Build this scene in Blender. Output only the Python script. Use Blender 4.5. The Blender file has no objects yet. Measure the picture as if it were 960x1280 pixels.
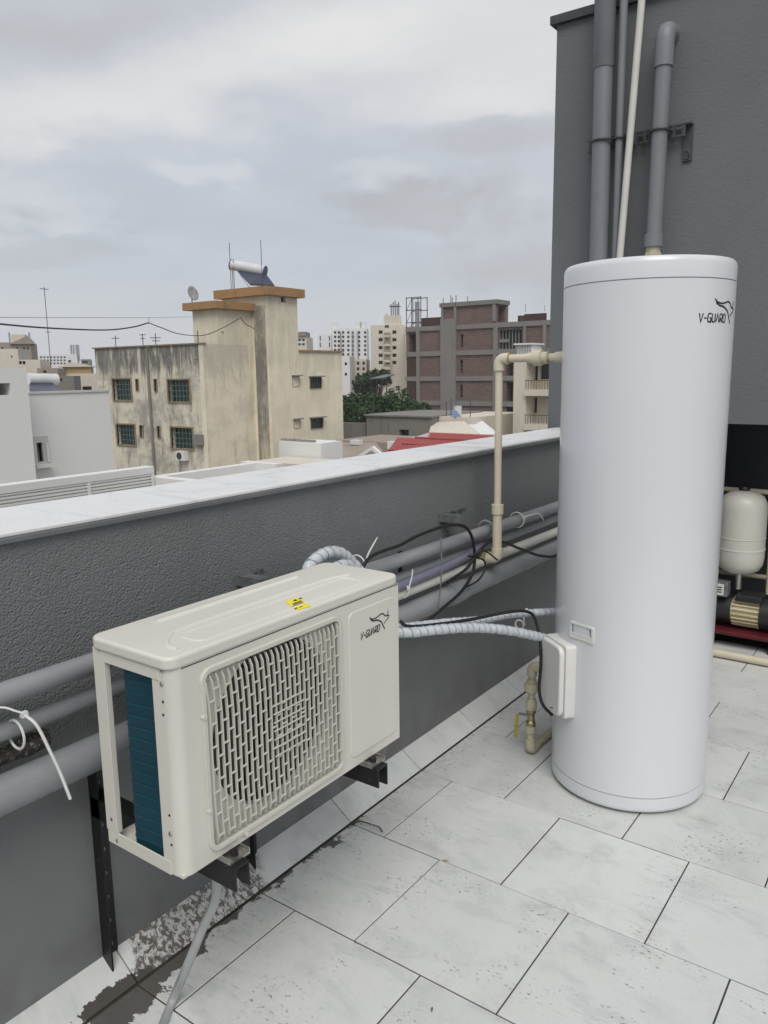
import bpy, bmesh, math, random
from mathutils import Vector, Matrix
random.seed(7)
R = math.radians
scn = bpy.context.scene
col = scn.collection

# ------------------------------------------------------------------ camera
YAW, PIT, ROLL, FPX = -0.62798, 0.17703, 0.01315, 982.4
CAM = Vector((0, 0, 1.6))
_f = Vector((math.sin(YAW)*math.cos(PIT), math.cos(YAW)*math.cos(PIT), -math.sin(PIT)))
_r0 = _f.cross(Vector((0, 0, 1))).normalized(); _d0 = _f.cross(_r0)
_c, _s = math.cos(ROLL), math.sin(ROLL)
RT = _c*_r0+_s*_d0; DN = -_s*_r0+_c*_d0
cd = bpy.data.cameras.new('camera'); cam = bpy.data.objects.new('camera', cd); col.objects.link(cam)
cd.sensor_fit = 'VERTICAL'; cd.sensor_height = 36.0; cd.lens = FPX/1280*36.0
cd.clip_start = 0.05; cd.clip_end = 4000
m = Matrix((RT, -DN, -_f)).transposed().to_4x4(); m.translation = CAM
cam.matrix_world = m
scn.camera = cam
THETA = 0.0
def ray(px, py):
    d = RT*((px-480)/FPX)+DN*((py-640)/FPX)+_f
    return Matrix.Rotation(-THETA, 3, 'Z') @ d if THETA else d
class turned:
    """build a group of things on a street grid turned by an angle about the vertical"""
    def __init__(s, deg): s.a = R(deg)
    def __enter__(s):
        global THETA
        THETA = s.a; s.old = {o.name for o in bpy.data.objects}
    def __exit__(s, *a):
        global THETA
        for o in bpy.data.objects:
            if o.name not in s.old and o.parent is None:
                o.location = Matrix.Rotation(s.a, 3, 'Z') @ o.location; o.rotation_euler.z += s.a
        THETA = 0.0
def at(px, py, axis, val):
    """the point of the plane axis=val that lies in this direction from where the photographer stood"""
    d = ray(px, py); t = (val-CAM[axis])/d[axis]; return CAM+d*t
def far(px, py, depth): return CAM+ray(px, py)*depth

# ------------------------------------------------------------------ world and sun (bright overcast)
SUN_EL, SUN_AZ = R(52), R(142)      # azimuth measured from +Y towards +X
w = bpy.data.worlds.new("World"); scn.world = w; w.use_nodes = True
nt = w.node_tree; nt.nodes.clear(); N = nt.nodes.new; L = nt.links.new
def wmath(op, a, b=None, c=None):
    n = N('ShaderNodeMath'); n.operation = op
    for i, v in enumerate((a, b, c)):
        if v is None: continue
        if isinstance(v, (int, float)): n.inputs[i].default_value = v
        else: L(v, n.inputs[i])
    return n.outputs[0]
def wramp(v, stops):
    n = N('ShaderNodeValToRGB'); L(v, n.inputs[0]); e = n.color_ramp.elements
    e[0].position, e[0].color = stops[0]; e[1].position, e[1].color = stops[-1]
    for p, c in stops[1:-1]:
        x = e.new(p); x.color = c
    return n.outputs[0]
tc = N('ShaderNodeTexCoord'); sep = N('ShaderNodeSeparateXYZ'); L(tc.outputs['Generated'], sep.inputs[0])
az = wmath('ARCTAN2', sep.outputs[0], sep.outputs[1]); el = wmath('ARCSINE', sep.outputs[2])
# clouds lie in a layer: coordinates of the layer seen from below
zc = wmath('ADD', wmath('MAXIMUM', sep.outputs[2], 0.0), 0.16)
cx = wmath('DIVIDE', sep.outputs[0], zc); cy = wmath('DIVIDE', sep.outputs[1], zc)
cmb = N('ShaderNodeCombineXYZ'); L(cx, cmb.inputs[0]); L(cy, cmb.inputs[1])
def wnoise(vec, scale, detail=5, rough=.55, loc=(0, 0, 0), dist=0.0):
    mp = N('ShaderNodeMapping'); L(vec, mp.inputs[0]); mp.inputs['Location'].default_value = loc
    n = N('ShaderNodeTexNoise'); L(mp.outputs[0], n.inputs['Vector'])
    n.inputs['Scale'].default_value = scale; n.inputs['Detail'].default_value = detail
    n.inputs['Roughness'].default_value = rough; n.inputs['Distortion'].default_value = dist
    return n.outputs['Fac']
n1 = wnoise(cmb.outputs[0], .55, 6, .5, (3.1, 1.4, 0), .3)
n2 = wnoise(cmb.outputs[0], 1.7, 7, .55, (8.2, 5.1, 0), .2)
n3 = wnoise(tc.outputs['Generated'], 9, 6, .6, (2.2, .1, 0), .0)
base = wmath('ADD', wmath('MULTIPLY', n1, .6), wmath('MULTIPLY', n2, .4))
# individual cloud masses, each an ellipse in azimuth and elevation with a ragged edge
def azel(px, py):
    d = ray(px, py).normalized(); return math.atan2(d.x, d.y), math.asin(d.z)
wob = wmath('MULTIPLY', wmath('SUBTRACT', n3, .5), .16); wob2 = wmath('MULTIPLY', wmath('SUBTRACT', n2, .5), .16)
azw = wmath('ADD', az, wob); elw = wmath('ADD', el, wob2)
def mass(px, py, rx, ry, tilt=0, lo=None, hi=None):
    a0, e0 = azel(px, py); rx /= FPX; ry /= FPX
    da = wmath('SUBTRACT', azw, a0); de = wmath('SUBTRACT', elw, e0)
    ct, st = math.cos(tilt), math.sin(tilt)
    u = wmath('DIVIDE', wmath('ADD', wmath('MULTIPLY', da, ct), wmath('MULTIPLY', de, st)), rx)
    v = wmath('DIVIDE', wmath('SUBTRACT', wmath('MULTIPLY', de, ct), wmath('MULTIPLY', da, st)), ry)
    r2 = wmath('ADD', wmath('MULTIPLY', u, u), wmath('MULTIPLY', v, v))
    g_ = wmath('POWER', 2.718, wmath('MULTIPLY', r2, -1.0))
    if lo is None: return g_
    g_ = wmath('ADD', g_, wmath('MULTIPLY', wmath('SUBTRACT', n4, .5), .9))
    n = N('ShaderNodeMapRange'); n.interpolation_type = 'SMOOTHSTEP'; L(g_, n.inputs[0]); n.inputs[1].default_value = lo; n.inputs[2].default_value = hi
    return n.outputs[0]
n4 = wnoise(tc.outputs['Generated'], 16, 6, .55, (5.2, 1.1, 2))
def total(lst):
    t_ = None
    for k, v in lst:
        m_ = wmath('MULTIPLY', v, k); t_ = m_ if t_ is None else wmath('ADD', t_, m_)
    return t_
light = total([(.62, mass(250, 95, 340, 42, R(17))), (.75, mass(640, 70, 300, 75)), (.4, mass(30, 150, 160, 26, R(14))), (.35, mass(420, 20, 200, 40)),
               (.42, mass(250, 200, 50, 20, 0, .25, .8)), (.30, mass(470, 238, 80, 22, 0, .3, .9)), (.25, mass(600, 125, 120, 28, 0, .3, .9)), (.25, mass(50, 255, 130, 26, 0, .3, .9)), (.2, mass(350, 430, 600, 45))])
dark = total([(.40, mass(70, 300, 140, 34, 0, .25, .8)), (.55, mass(500, 268, 100, 24, 0, .25, .8)), (.50, mass(625, 172, 130, 34, 0, .25, .8)), (.55, mass(80, 10, 260, 38, R(10))),
              (.45, mass(640, 320, 110, 60, 0, .2, 1)), (.25, mass(640, 255, 90, 22, 0, .3, .9)), (.15, mass(256, 218, 45, 9, 0, .3, .9))])
blue = total([(1.0, mass(330, 170, 230, 55, R(8))), (.8, mass(230, 290, 260, 70)), (.6, mass(560, 400, 300, 40))])
sky = N('ShaderNodeTexSky'); sky.sky_type = 'NISHITA'; sky.sun_disc = False
sky.sun_elevation = SUN_EL; sky.sun_rotation = SUN_AZ
sky.air_density = 1.0; sky.dust_density = 2.5; sky.ozone_density = 1.2
# grey veil with lighter and darker cloud
tone = wmath('ADD', wmath('ADD', wmath('MULTIPLY', wmath('SUBTRACT', base, .5), .75), .5),
             wmath('SUBTRACT', wmath('MULTIPLY', light, .46), wmath('MULTIPLY', dark, .34)))
ccol = wramp(tone, [(0.0, (2.9, 2.95, 3.05, 1)), (.28, (3.55, 3.62, 3.8, 1)), (.48, (4.1, 4.28, 4.62, 1)), (.66, (4.75, 4.85, 5.05, 1)), (1.0, (5.7, 5.68, 5.62, 1))])
cloudw = wmath('MINIMUM', wmath('MAXIMUM', wmath('SUBTRACT', wmath('ADD', .93, wmath('MULTIPLY', wmath('ADD', light, dark), .1)), wmath('MULTIPLY', blue, .10)), .8), .98)
mix = N('ShaderNodeMix'); mix.data_type = 'RGBA'; L(cloudw, mix.inputs[0]); L(sky.outputs[0], mix.inputs[6]); L(ccol, mix.inputs[7])
bg = N('ShaderNodeBackground'); L(mix.outputs[2], bg.inputs[0]); bg.inputs[1].default_value = 0.10
wo = N('ShaderNodeOutputWorld'); L(bg.outputs[0], wo.inputs[0])
w.cycles_visibility if hasattr(w, 'cycles_visibility') else None
sd = bpy.data.lights.new('sun', 'SUN'); sd.energy = 1.5; sd.angle = R(38); sd.color = (1, .965, .91)
sun = bpy.data.objects.new('sun', sd); col.objects.link(sun)
sdir = Vector((math.sin(SUN_AZ)*math.cos(SUN_EL), math.cos(SUN_AZ)*math.cos(SUN_EL), math.sin(SUN_EL)))
sun.rotation_euler = sdir.to_track_quat('Z', 'Y').to_euler(); sun.location = (3, -3, 8)
scn.view_settings.view_transform = 'Standard'; scn.view_settings.look = 'None'
scn.view_settings.gamma = 1; scn.view_settings.use_curve_mapping = False
scn.view_settings.exposure = 0.48
scn.cycles.use_denoising = True
scn.cycles.max_bounces = 6

# ------------------------------------------------------------------ materials
class Mat:
    def __init__(s, name, color=(.5, .5, .5), rough=.5, metal=0.0, spec=.5, coat=0.0):
        s.m = bpy.data.materials.new(name); s.m.use_nodes = True; s.t = s.m.node_tree
        s.b = s.t.nodes['Principled BSDF']; s.col = None
        s.b.inputs['Base Color'].default_value = (*color, 1); s.c = color
        s.b.inputs['Roughness'].default_value = rough; s.b.inputs['Metallic'].default_value = metal
        s.b.inputs['Specular IOR Level'].default_value = spec; s.b.inputs['Coat Weight'].default_value = coat
        s.h = None; s._pos = None
    def n(s, t): return s.t.nodes.new(t)
    def link(s, a, b): s.t.links.new(a, b)
    @property
    def pos(s):
        if not s._pos: s._pos = s.n('ShaderNodeNewGeometry').outputs['Position']
        return s._pos
    def map(s, scale=(1, 1, 1), vec=None, loc=(0, 0, 0), rot=(0, 0, 0)):
        mp = s.n('ShaderNodeMapping'); s.link(vec or s.pos, mp.inputs[0])
        mp.inputs['Scale'].default_value = scale; mp.inputs['Location'].default_value = loc; mp.inputs['Rotation'].default_value = rot
        return mp.outputs[0]
    def noise(s, scale, detail=4, rough=.55, vec=None, dist=0):
        n = s.n('ShaderNodeTexNoise'); s.link(vec or s.pos, n.inputs['Vector'])
        for k, v in (('Scale', scale), ('Detail', detail), ('Roughness', rough), ('Distortion', dist)): n.inputs[k].default_value = v
        return n.outputs['Fac']
    def math(s, op, a, b=None, c=None, clamp=False):
        n = s.n('ShaderNodeMath'); n.operation = op; n.use_clamp = clamp
        for i, v in enumerate((a, b, c)):
            if v is None: continue
            if isinstance(v, (int, float)): n.inputs[i].default_value = v
            else: s.link(v, n.inputs[i])
        return n.outputs[0]
    def step(s, v, lo, hi, out0=0.0, out1=1.0):
        n = s.n('ShaderNodeMapRange'); n.interpolation_type = 'SMOOTHSTEP'; s.link(v, n.inputs[0])
        n.inputs[1].default_value = lo; n.inputs[2].default_value = hi; n.inputs[3].default_value = out0; n.inputs[4].default_value = out1
        return n.outputs[0]
    def xyz(s):
        n = s.n('ShaderNodeSeparateXYZ'); s.link(s.pos, n.inputs[0]); return n.outputs
    def mixc(s, fac, b, a=None):
        """mix colour b over what is there"""
        n = s.n('ShaderNodeMix'); n.data_type = 'RGBA'
        if isinstance(fac, (int, float)): n.inputs[0].default_value = fac
        else: s.link(fac, n.inputs[0])
        if s.col is None: n.inputs[6].default_value = (*s.c, 1)
        else: s.link(s.col, n.inputs[6])
        if isinstance(b, tuple): n.inputs[7].default_value = (*b, 1)
        else: s.link(b, n.inputs[7])
        s.col = n.outputs[2]; s.link(s.col, s.b.inputs['Base Color']); return s
    def vary(s, scale=3, amt=.15, detail=5, vec=None):
        f = s.noise(scale, detail, .6, vec)
        s.mixc(s.step(f, .35, .7), tuple(c*(1-amt) for c in s.c)); return s
    def rvar(s, scale, lo, hi):
        s.link(s.step(s.noise(scale, 4), .3, .7, lo, hi), s.b.inputs['Roughness']); return s
    def bump(s, height, strength=.3, dist=.01):
        n = s.n('ShaderNodeBump'); n.inputs['Strength'].default_value = strength; n.inputs['Distance'].default_value = dist
        s.link(height, n.inputs['Height'])
        if s.h is not None: s.link(s.h, n.inputs['Normal'])
        s.h = n.outputs[0]; s.link(s.h, s.b.inputs['Normal']); return s
    def rnd(s, amt=.08):
        o = s.n('ShaderNodeObjectInfo').outputs['Random']
        hs = s.n('ShaderNodeHueSaturation'); s.link(s.step(o, 0, 1, 1-amt, 1+amt), hs.inputs['Value'])
        if s.col is None: hs.inputs['Color'].default_value = (*s.c, 1)
        else: s.link(s.col, hs.inputs['Color'])
        s.col = hs.outputs[0]; s.link(s.col, s.b.inputs['Base Color']); return s

M = {}
# parapet plaster: grey paint, stippled above the pipes, smooth near the floor
a = Mat('parapet_plaster', (.178, .184, .186), .62)
z = a.xyz()[2]
a.vary(1.3, .16).mixc(a.math('MULTIPLY', a.step(a.noise(7, 6, .65, a.map((1, 1, .35))), .52, .72), .35), (.20, .207, .21))
a.mixc(a.math('MULTIPLY', a.step(z, .02, .3, 1, 0), a.step(a.noise(9, 5), .4, .65)), (.13, .127, .12))
mask = a.step(z, .62, .74)
st2 = a.noise(60, 2, .5); st = a.noise(260, 2, .5)
vo = a.n('ShaderNodeTexVoronoi'); a.link(a.map((1, .8, 1)), vo.inputs['Vector']); vo.inputs['Scale'].default_value = 205; vo.feature = 'SMOOTH_F1'
vo.inputs['Smoothness'].default_value = .4
hgt = a.math('MULTIPLY', a.math('ADD', a.math('MULTIPLY', vo.outputs['Distance'], a.math('ADD', -.35, a.math('MULTIPLY', st2, -1.3))), a.math('MULTIPLY', st, .25)), mask)
a.bump(hgt, .8, .0030).bump(a.noise(260, 2), .12, .001)
M['plaster'] = a.m
a = Mat('tower_plaster', (.142, .152, .161), .66); a.vary(.9, .12)
a.bump(a.noise(55, 4, .6, a.map((1, 1, 1.6))), .5, .004).bump(a.noise(5, 3), .2, .01)
M['tower'] = a.m
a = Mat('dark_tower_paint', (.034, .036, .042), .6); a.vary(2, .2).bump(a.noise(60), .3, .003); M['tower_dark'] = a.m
a = Mat('white_marble_coping', (.70, .70, .69), .32)
v1 = a.noise(2.2, 8, .62, a.map((1.0, 2.6, 1), rot=(0, 0, R(28))), 1.2)
a.mixc(a.math('MULTIPLY', a.step(v1, .48, .7), .45), (.45, .46, .475))
a.mixc(a.math('MULTIPLY', a.step(a.noise(30, 5, .7), .6, .75), .25), (.4, .39, .37))
a.rvar(8, .25, .5); M['marble'] = a.m
a = Mat('grey_coping_edge', (.15, .155, .16), .6); a.vary(5, .2); M['coping_edge'] = a.m
# floor tiles
def tile_mat(name, damaged):
    a = Mat(name, (.625, .64, .625), .36)
    x, y, zz = a.xyz()
    D = 0.0 if damaged else 1.0
    v = a.noise(5, 7, .65, a.map((1, 2.2, 1), rot=(0, 0, R(35))), .8)
    a.mixc(a.math('MULTIPLY', a.step(v, .48, .7), .45), (.43, .45, .445))
    a.rnd(.05)
    # scuffs and specks of dirt in clusters
    cl = a.step(a.noise(4.2, 4, .65, a.map(loc=(4, 2, 0))), .50, .64)
    sp = a.step(a.noise(78, 3, .6, a.map((.8, 1.25, 1), rot=(0, 0, R(25))), .2), .60, .655)
    a.mixc(a.math('MULTIPLY', a.math('MULTIPLY', cl, sp), .8*D), (.12, .105, .085))
    sp2 = a.step(a.noise(150, 2, .5, a.map((1, 1, 1), loc=(1, 5, 0))), .70, .73)
    a.mixc(a.math('MULTIPLY', sp2, .45*D), (.17, .15, .12))
    scr = a.step(a.noise(20, 6, .7, a.map((.35, 3.2, 1), rot=(0, 0, R(-30))), .6), .61, .66)
    a.mixc(a.math('MULTIPLY', a.math('MULTIPLY', scr, a.step(a.noise(3.4, 2, .5, a.map(loc=(9, 0, 0))), .48, .60)), .5*D), (.16, .15, .14))
    soft = a.step(a.noise(3.2, 6, .75), .46, .72)
    a.mixc(a.math('MULTIPLY', soft, .34), (.34, .345, .325))
    # brown grime along the skirting joint
    edge = a.step(a.math('ADD', x, a.math('MULTIPLY', a.noise(9, 5, .7), .22)), -1.55, -1.40, 1, 0)
    g = a.math('MULTIPLY', edge, a.step(a.noise(34, 6, .75), .48, .66))
    a.mixc(a.math('MULTIPLY', g, .62*D), (.17, .13, .09))
    g2 = a.math('MULTIPLY', a.step(x, -1.5, -1.2, 1, 0), a.step(a.noise(48, 5, .75, a.map(loc=(3, 1, 0))), .58, .68))
    a.mixc(a.math('MULTIPLY', g2, .4*D), (.22, .17, .12))
    # dried cement slurry round the foot of the bracket
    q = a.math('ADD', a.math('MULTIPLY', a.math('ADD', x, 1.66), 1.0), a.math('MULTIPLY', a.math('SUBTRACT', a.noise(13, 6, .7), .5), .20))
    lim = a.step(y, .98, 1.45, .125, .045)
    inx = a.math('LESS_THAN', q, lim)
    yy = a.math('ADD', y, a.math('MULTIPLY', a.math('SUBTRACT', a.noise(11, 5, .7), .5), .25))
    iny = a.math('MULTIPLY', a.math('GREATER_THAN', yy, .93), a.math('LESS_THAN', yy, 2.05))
    if damaged:
        # patch where the glaze is broken up
        mo = a.step(a.noise(52, 7, .68, a.map((1, 1.3, 1)), .5), .46, .54)
        ins = a.math('MULTIPLY', a.step(yy, 1.12, 1.15), a.step(yy, 1.56, 1.62, 1, 0))
        a.mixc(a.math('MULTIPLY', ins, mo), (.075, .065, .058))
        a.mixc(a.math('MULTIPLY', ins, .3), (.25, .23, .21))
        low = a.math('MULTIPLY', iny, a.math('LESS_THAN', a.math('ADD', zz, a.math('MULTIPLY', a.noise(16, 5, .7), .05)), .042))
        low2 = a.math('MULTIPLY', low, a.step(yy, 1.16, 1.2, 1, 0))
        a.mixc(low2, (.07, .064, .058))
    else:
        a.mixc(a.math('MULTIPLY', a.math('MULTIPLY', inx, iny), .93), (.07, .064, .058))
    a.rvar(6, .28, .52)
    a.bump(a.noise(14, 3), .05, .002)
    return a.m
M['tile'] = tile_mat('floor_tile_glaze', False)
M['skirt'] = tile_mat('skirting_tile_glaze', True)
a = Mat('dark_grout', (.06, .052, .042), .9); a.vary(8, .5); M['grout'] = a.m
# appliances
a = Mat('ivory_sheet_steel', (.65, .632, .565), .33, spec=.5); a.vary(3, .05)
a.mixc(a.math('MULTIPLY', a.step(a.noise(26, 6, .7), .6, .78), .12), (.40, .38, .33)); a.bump(a.noise(420, 2), .05, .0006); M['ivory'] = a.m
a = Mat('ivory_plastic', (.58, .565, .50), .45); a.mixc(a.math('MULTIPLY', a.step(a.noise(30, 5, .7), .5, .75), .15), (.34, .33, .29)); M['ivory_plastic'] = a.m
a = Mat('white_enamel', (.655, .67, .695), .24, coat=.2); a.vary(.8, .02, 1); a.mixc(a.math('MULTIPLY', a.step(a.noise(3, 6, .7, a.map((1, 1, .25))), .52, .75), .12), (.52, .52, .50)); a.bump(a.noise(1.6, 1, .5, a.map((1, 1, .35))), .35, .012); M['enamel'] = a.m
a = Mat('white_plastic', (.66, .655, .63), .42); a.vary(10, .05); M['white_plastic'] = a.m
a = Mat('seam_grey', (.33, .35, .38), .5); a.vary(5, .1); M['seam'] = a.m
a = Mat('pocket_shade_grey', (.30, .305, .315), .6); a.vary(5, .1); M['shaded_pocket'] = a.m  # grey carries the shade inside the tank's handle recess
a = Mat('blue_coil_fins', (.009, .062, .095), .42, metal=.35)
fz = a.xyz()
ww = a.n('ShaderNodeTexWave'); a.link(a.pos, ww.inputs[0]); ww.bands_direction = 'X'; ww.inputs['Scale'].default_value = 130
a.mixc(a.math('MULTIPLY', a.step(a.noise(9, 5, .7, a.map((1, 1, 3))), .45, .7), .5), (.014, .085, .12))
a.bump(ww.outputs['Fac'], .35, .001); M['coil'] = a.m
a = Mat('coil_tube_line', (.018, .10, .135), .42, metal=.3); a.vary(20, .3); M['coil_tube'] = a.m
a = Mat('copper_tube', (.45, .2, .1), .4, metal=.9); a.vary(20, .3); M['copper'] = a.m
a = Mat('fan_black', (.022, .023, .024), .5); a.vary(12, .3); M['fan'] = a.m
a = Mat('black_steel', (.012, .012, .013), .5, metal=.2); a.mixc(a.math('MULTIPLY', a.step(a.noise(60, 5, .7), .63, .7), .5), (.12, .115, .11)); M['black_steel'] = a.m
a = Mat('zinc', (.55, .54, .5), .35, metal=.9); a.vary(30, .4); M['zinc'] = a.m
a = Mat('dull_galvanised', (.20, .205, .21), .55, metal=.4); a.vary(25, .4); M['galv'] = a.m
a = Mat('grey_clamp_paint', (.06, .065, .07), .55); a.vary(25, .3); M['clamp'] = a.m
a = Mat('black_print', (.02, .02, .022), .5); a.vary(40, .2); M['print'] = a.m
a = Mat('yellow_sticker', (.82, .70, .02), .5); a.vary(40, .1); M['yellow'] = a.m
a = Mat('black_rubber', (.012, .012, .013), .48); a.vary(30, .3); M['rubber'] = a.m
# pipes
a = Mat('grey_pvc', (.27, .277, .29), .45); a.vary(4, .14)
a.mixc(a.math('MULTIPLY', a.step(a.noise(22, 6, .75, a.map((1, .3, 1))), .55, .8), .4), (.13, .13, .13)); a.rvar(9, .35, .6); M['pvc'] = a.m
a = Mat('painted_pipe', (.19, .203, .217), .5); a.vary(3, .12); M['tower_pipe'] = a.m
a = Mat('white_pvc', (.62, .61, .56), .4); a.vary(5, .1); a.mixc(a.math('MULTIPLY', a.step(a.noise(30, 6, .75, a.map((1, .3, 1))), .58, .8), .3), (.3, .28, .24)); M['wpipe'] = a.m
a = Mat('cream_cpvc', (.62, .565, .43), .4); a.vary(6, .1); a.mixc(a.math('MULTIPLY', a.step(a.noise(28, 6, .75), .58, .8), .35), (.34, .29, .19)); M['cpvc'] = a.m
a = Mat('dirty_cpvc', (.52, .475, .34), .5); a.vary(6, .1); a.mixc(a.math('MULTIPLY', a.step(a.noise(45, 6, .75), .48, .72), .5), (.25, .21, .13)); M['cpvc_dirty'] = a.m
a = Mat('glue_stain', (.36, .27, .12), .4); a.vary(40, .3); M['glue'] = a.m
a = Mat('insulation_wrap', (.52, .55, .57), .35)
a.mixc(a.math('MULTIPLY', a.step(a.noise(40, 5, .7), .45, .7), .5), (.30, .35, .40)); a.bump(a.noise(70, 4), .5, .004); M['wrap'] = a.m
a = Mat('wrap_tape_edge', (.33, .36, .40), .4); a.vary(40, .3); M['wrap_edge'] = a.m
a = Mat('clear_hose', (.46, .48, .48), .25); a.b.inputs['Transmission Weight'].default_value = .25; a.vary(12, .15); M['hose'] = a.m
a = Mat('lilac_hose', (.22, .22, .30), .3); a.b.inputs['Transmission Weight'].default_value = .15; a.vary(12, .15); M['lilac'] = a.m
a = Mat('nylon_tie', (.70, .70, .68), .4); a.vary(50, .1); M['tie'] = a.m
a = Mat('brass', (.38, .33, .2), .35, metal=.8); a.vary(30, .4); M['brass'] = a.m
a = Mat('valve_yellow', (.36, .33, .05), .5); a.vary(40, .3); M['valve_yellow'] = a.m
a = Mat('vessel_cream', (.55, .54, .48), .38); a.vary(4, .06); M['vessel'] = a.m
a = Mat('pump_red', (.12, .012, .018), .45); a.vary(9, .3); M['red'] = a.m
a = Mat('pump_cream_fins', (.62, .55, .36), .5); a.vary(9, .15); M['pumpfin'] = a.m
a = Mat('old_rope_wood', (.05, .045, .04), .9); a.mixc(a.step(a.noise(70, 4, .7), .55, .62), (.3, .29, .27)); a.bump(a.noise(60), .8, .01); M['stick'] = a.m

# ------------------------------------------------------------------ mesh building
WL = {}
class MB:
    def __init__(s): s.v = []; s.f = []; s.sm = []
    def add(s, vs, fs, smooth=False):
        o = len(s.v); s.v += [tuple(p) for p in vs]; s.f += [tuple(i+o for i in f) for f in fs]; s.sm += [smooth]*len(fs); return s
    def box(s, x0, x1, y0, y1, z0, z1):
        if x0 > x1: x0, x1 = x1, x0
        if y0 > y1: y0, y1 = y1, y0
        if z0 > z1: z0, z1 = z1, z0
        vs = [(x, y, z) for z in (z0, z1) for y in (y0, y1) for x in (x0, x1)]
        return s.add(vs, [(0, 2, 3, 1), (4, 5, 7, 6), (0, 1, 5, 4), (2, 6, 7, 3), (0, 4, 6, 2), (1, 3, 7, 5)])
    def obox(s, c, ax, ay, az):
        c = Vector(c); vs = [c+i*Vector(ax)+j*Vector(ay)+k*Vector(az) for k in (-1, 1) for j in (-1, 1) for i in (-1, 1)]
        fs = [(0, 2, 3, 1), (4, 5, 7, 6), (0, 1, 5, 4), (2, 6, 7, 3), (0, 4, 6, 2), (1, 3, 7, 5)]
        if Vector(ax).cross(Vector(ay)).dot(Vector(az)) < 0: fs = [f[::-1] for f in fs]
        return s.add(vs, fs)
    def prism(s, poly, fn, d0, d1, smooth=False):
        """poly of (u,v), counter-clockwise, fn(u,v,d)->point; extruded from d0 to d1"""
        n = len(poly); vs = [fn(u, v, d0) for u, v in poly]+[fn(u, v, d1) for u, v in poly]
        o = len(s.v); s.v += [tuple(p) for p in vs]
        a_, b_, c_ = [Vector(vs[n+i]) for i in range(3)]
        nn = Vector((0, 0, 0))
        for i in range(n):
            p, q = Vector(vs[n+i]), Vector(vs[n+(i+1) % n]); nn += p.cross(q)
        out = Vector(vs[n])-Vector(vs[0]); flip = nn.dot(out) < 0
        top = tuple(range(n, 2*n)); bot = tuple(reversed(range(n)))
        fs = [top, bot]+[(i, (i+1) % n, n+(i+1) % n, n+i) for i in range(n)]
        if flip: fs = [f[::-1] for f in fs]
        s.f += [tuple(i+o for i in f) for f in fs]; s.sm += [False, False]+[smooth]*n
        return s
    def tube(s, pts, r, n=12, caps=True, smooth=True, closed=False):
        pts = [Vector(p) for p in pts]; m_ = len(pts); rr = r if isinstance(r, (list, tuple)) else [r]*m_
        t = []
        for i in range(m_):
            if closed: d = pts[(i+1) % m_]-pts[i-1]
            else: d = pts[min(i+1, m_-1)]-pts[max(i-1, 0)]
            t.append(d.normalized() if d.length > 1e-9 else Vector((0, 0, 1)))
        u = t[0].cross(Vector((0, 0, 1)))
        if u.length < .1: u = t[0].cross(Vector((1, 0, 0)))
        u.normalize(); vs = []
        for i in range(m_):
            u = (u-t[i]*u.dot(t[i])); u = u.normalized() if u.length > 1e-6 else t[i].orthogonal().normalized()
            v = t[i].cross(u)
            for k in range(n):
                a_ = 2*math.pi*k/n; vs.append(pts[i]+(u*math.cos(a_)+v*math.sin(a_))*rr[i])
        fs = []
        for i in range(m_ if closed else m_-1):
            j = (i+1) % m_
            for k in range(n): fs.append((i*n+k, i*n+(k+1) % n, j*n+(k+1) % n, j*n+k))
        s.add(vs, fs, smooth)
        if caps and not closed:
            o = len(s.v)-m_*n
            s.f += [tuple(o+k for k in reversed(range(n))), tuple(o+(m_-1)*n+k for k in range(n))]; s.sm += [False, False]
        return s
    def lathe(s, c, prof, n=48, axis='z', smooth=True):
        """prof of (r, h)"""
        c = Vector(c); vs = []
        for r, h in prof:
            for k in range(n):
                a_ = 2*math.pi*k/n; x, y = r*math.cos(a_), r*math.sin(a_)
                vs.append(c+(Vector((x, y, h)) if axis == 'z' else Vector((h, x, y)) if axis == 'x' else Vector((y, h, x))))
        fs = []
        for i in range(len(prof)-1):
            for k in range(n): fs.append((i*n+k, i*n+(k+1) % n, (i+1)*n+(k+1) % n, (i+1)*n+k))
        s.add(vs, fs, smooth); o = len(s.v)-len(prof)*n
        if prof[0][0] > 1e-6: s.f.append(tuple(o+k for k in reversed(range(n)))); s.sm.append(False)
        if prof[-1][0] > 1e-6: s.f.append(tuple(o+(len(prof)-1)*n+k for k in range(n))); s.sm.append(False)
        return s
    def mesh(s, name, mat, off):
        me = bpy.data.meshes.new(name); o = Vector(off)
        me.from_pydata([tuple(Vector(p)-o) for p in s.v], [], s.f); me.materials.append(mat)
        me.polygons.foreach_set('use_smooth', s.sm); me.validate(); me.update()
        if any(s.sm): me.set_sharp_from_angle(angle=R(38))
        return me
    def build(s, name, mat, parent=None, origin=None, bevel=0, seg=2, label=None):
        mat = M[mat] if isinstance(mat, str) else mat
        o0 = WL[parent] if parent else Vector(origin or (0, 0, 0))
        ob = bpy.data.objects.new(name, s.mesh(name, mat, o0)); col.objects.link(ob)
        if parent: ob.parent = parent
        else: ob.location = o0
        WL[ob] = o0
        if bevel:
            b = ob.modifiers.new('bevel', 'BEVEL'); b.width = bevel; b.segments = seg; b.limit_method = 'ANGLE'; b.angle_limit = R(35)
            b.harden_normals = False
        if label: ob['label'] = label
        return ob
def tag(o, label, cat, group=None, kind=None):
    o['label'] = label; o['category'] = cat
    if group: o['group'] = group
    if kind: o['kind'] = kind
    return o
def thing(name, loc, label, cat, group=None):
    o = bpy.data.objects.new(name, None); o.location = loc; o.empty_display_size = .1; col.objects.link(o)
    WL[o] = Vector(loc); return tag(o, label, cat, group)
def structure(o): o['kind'] = 'structure'; return o
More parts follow.
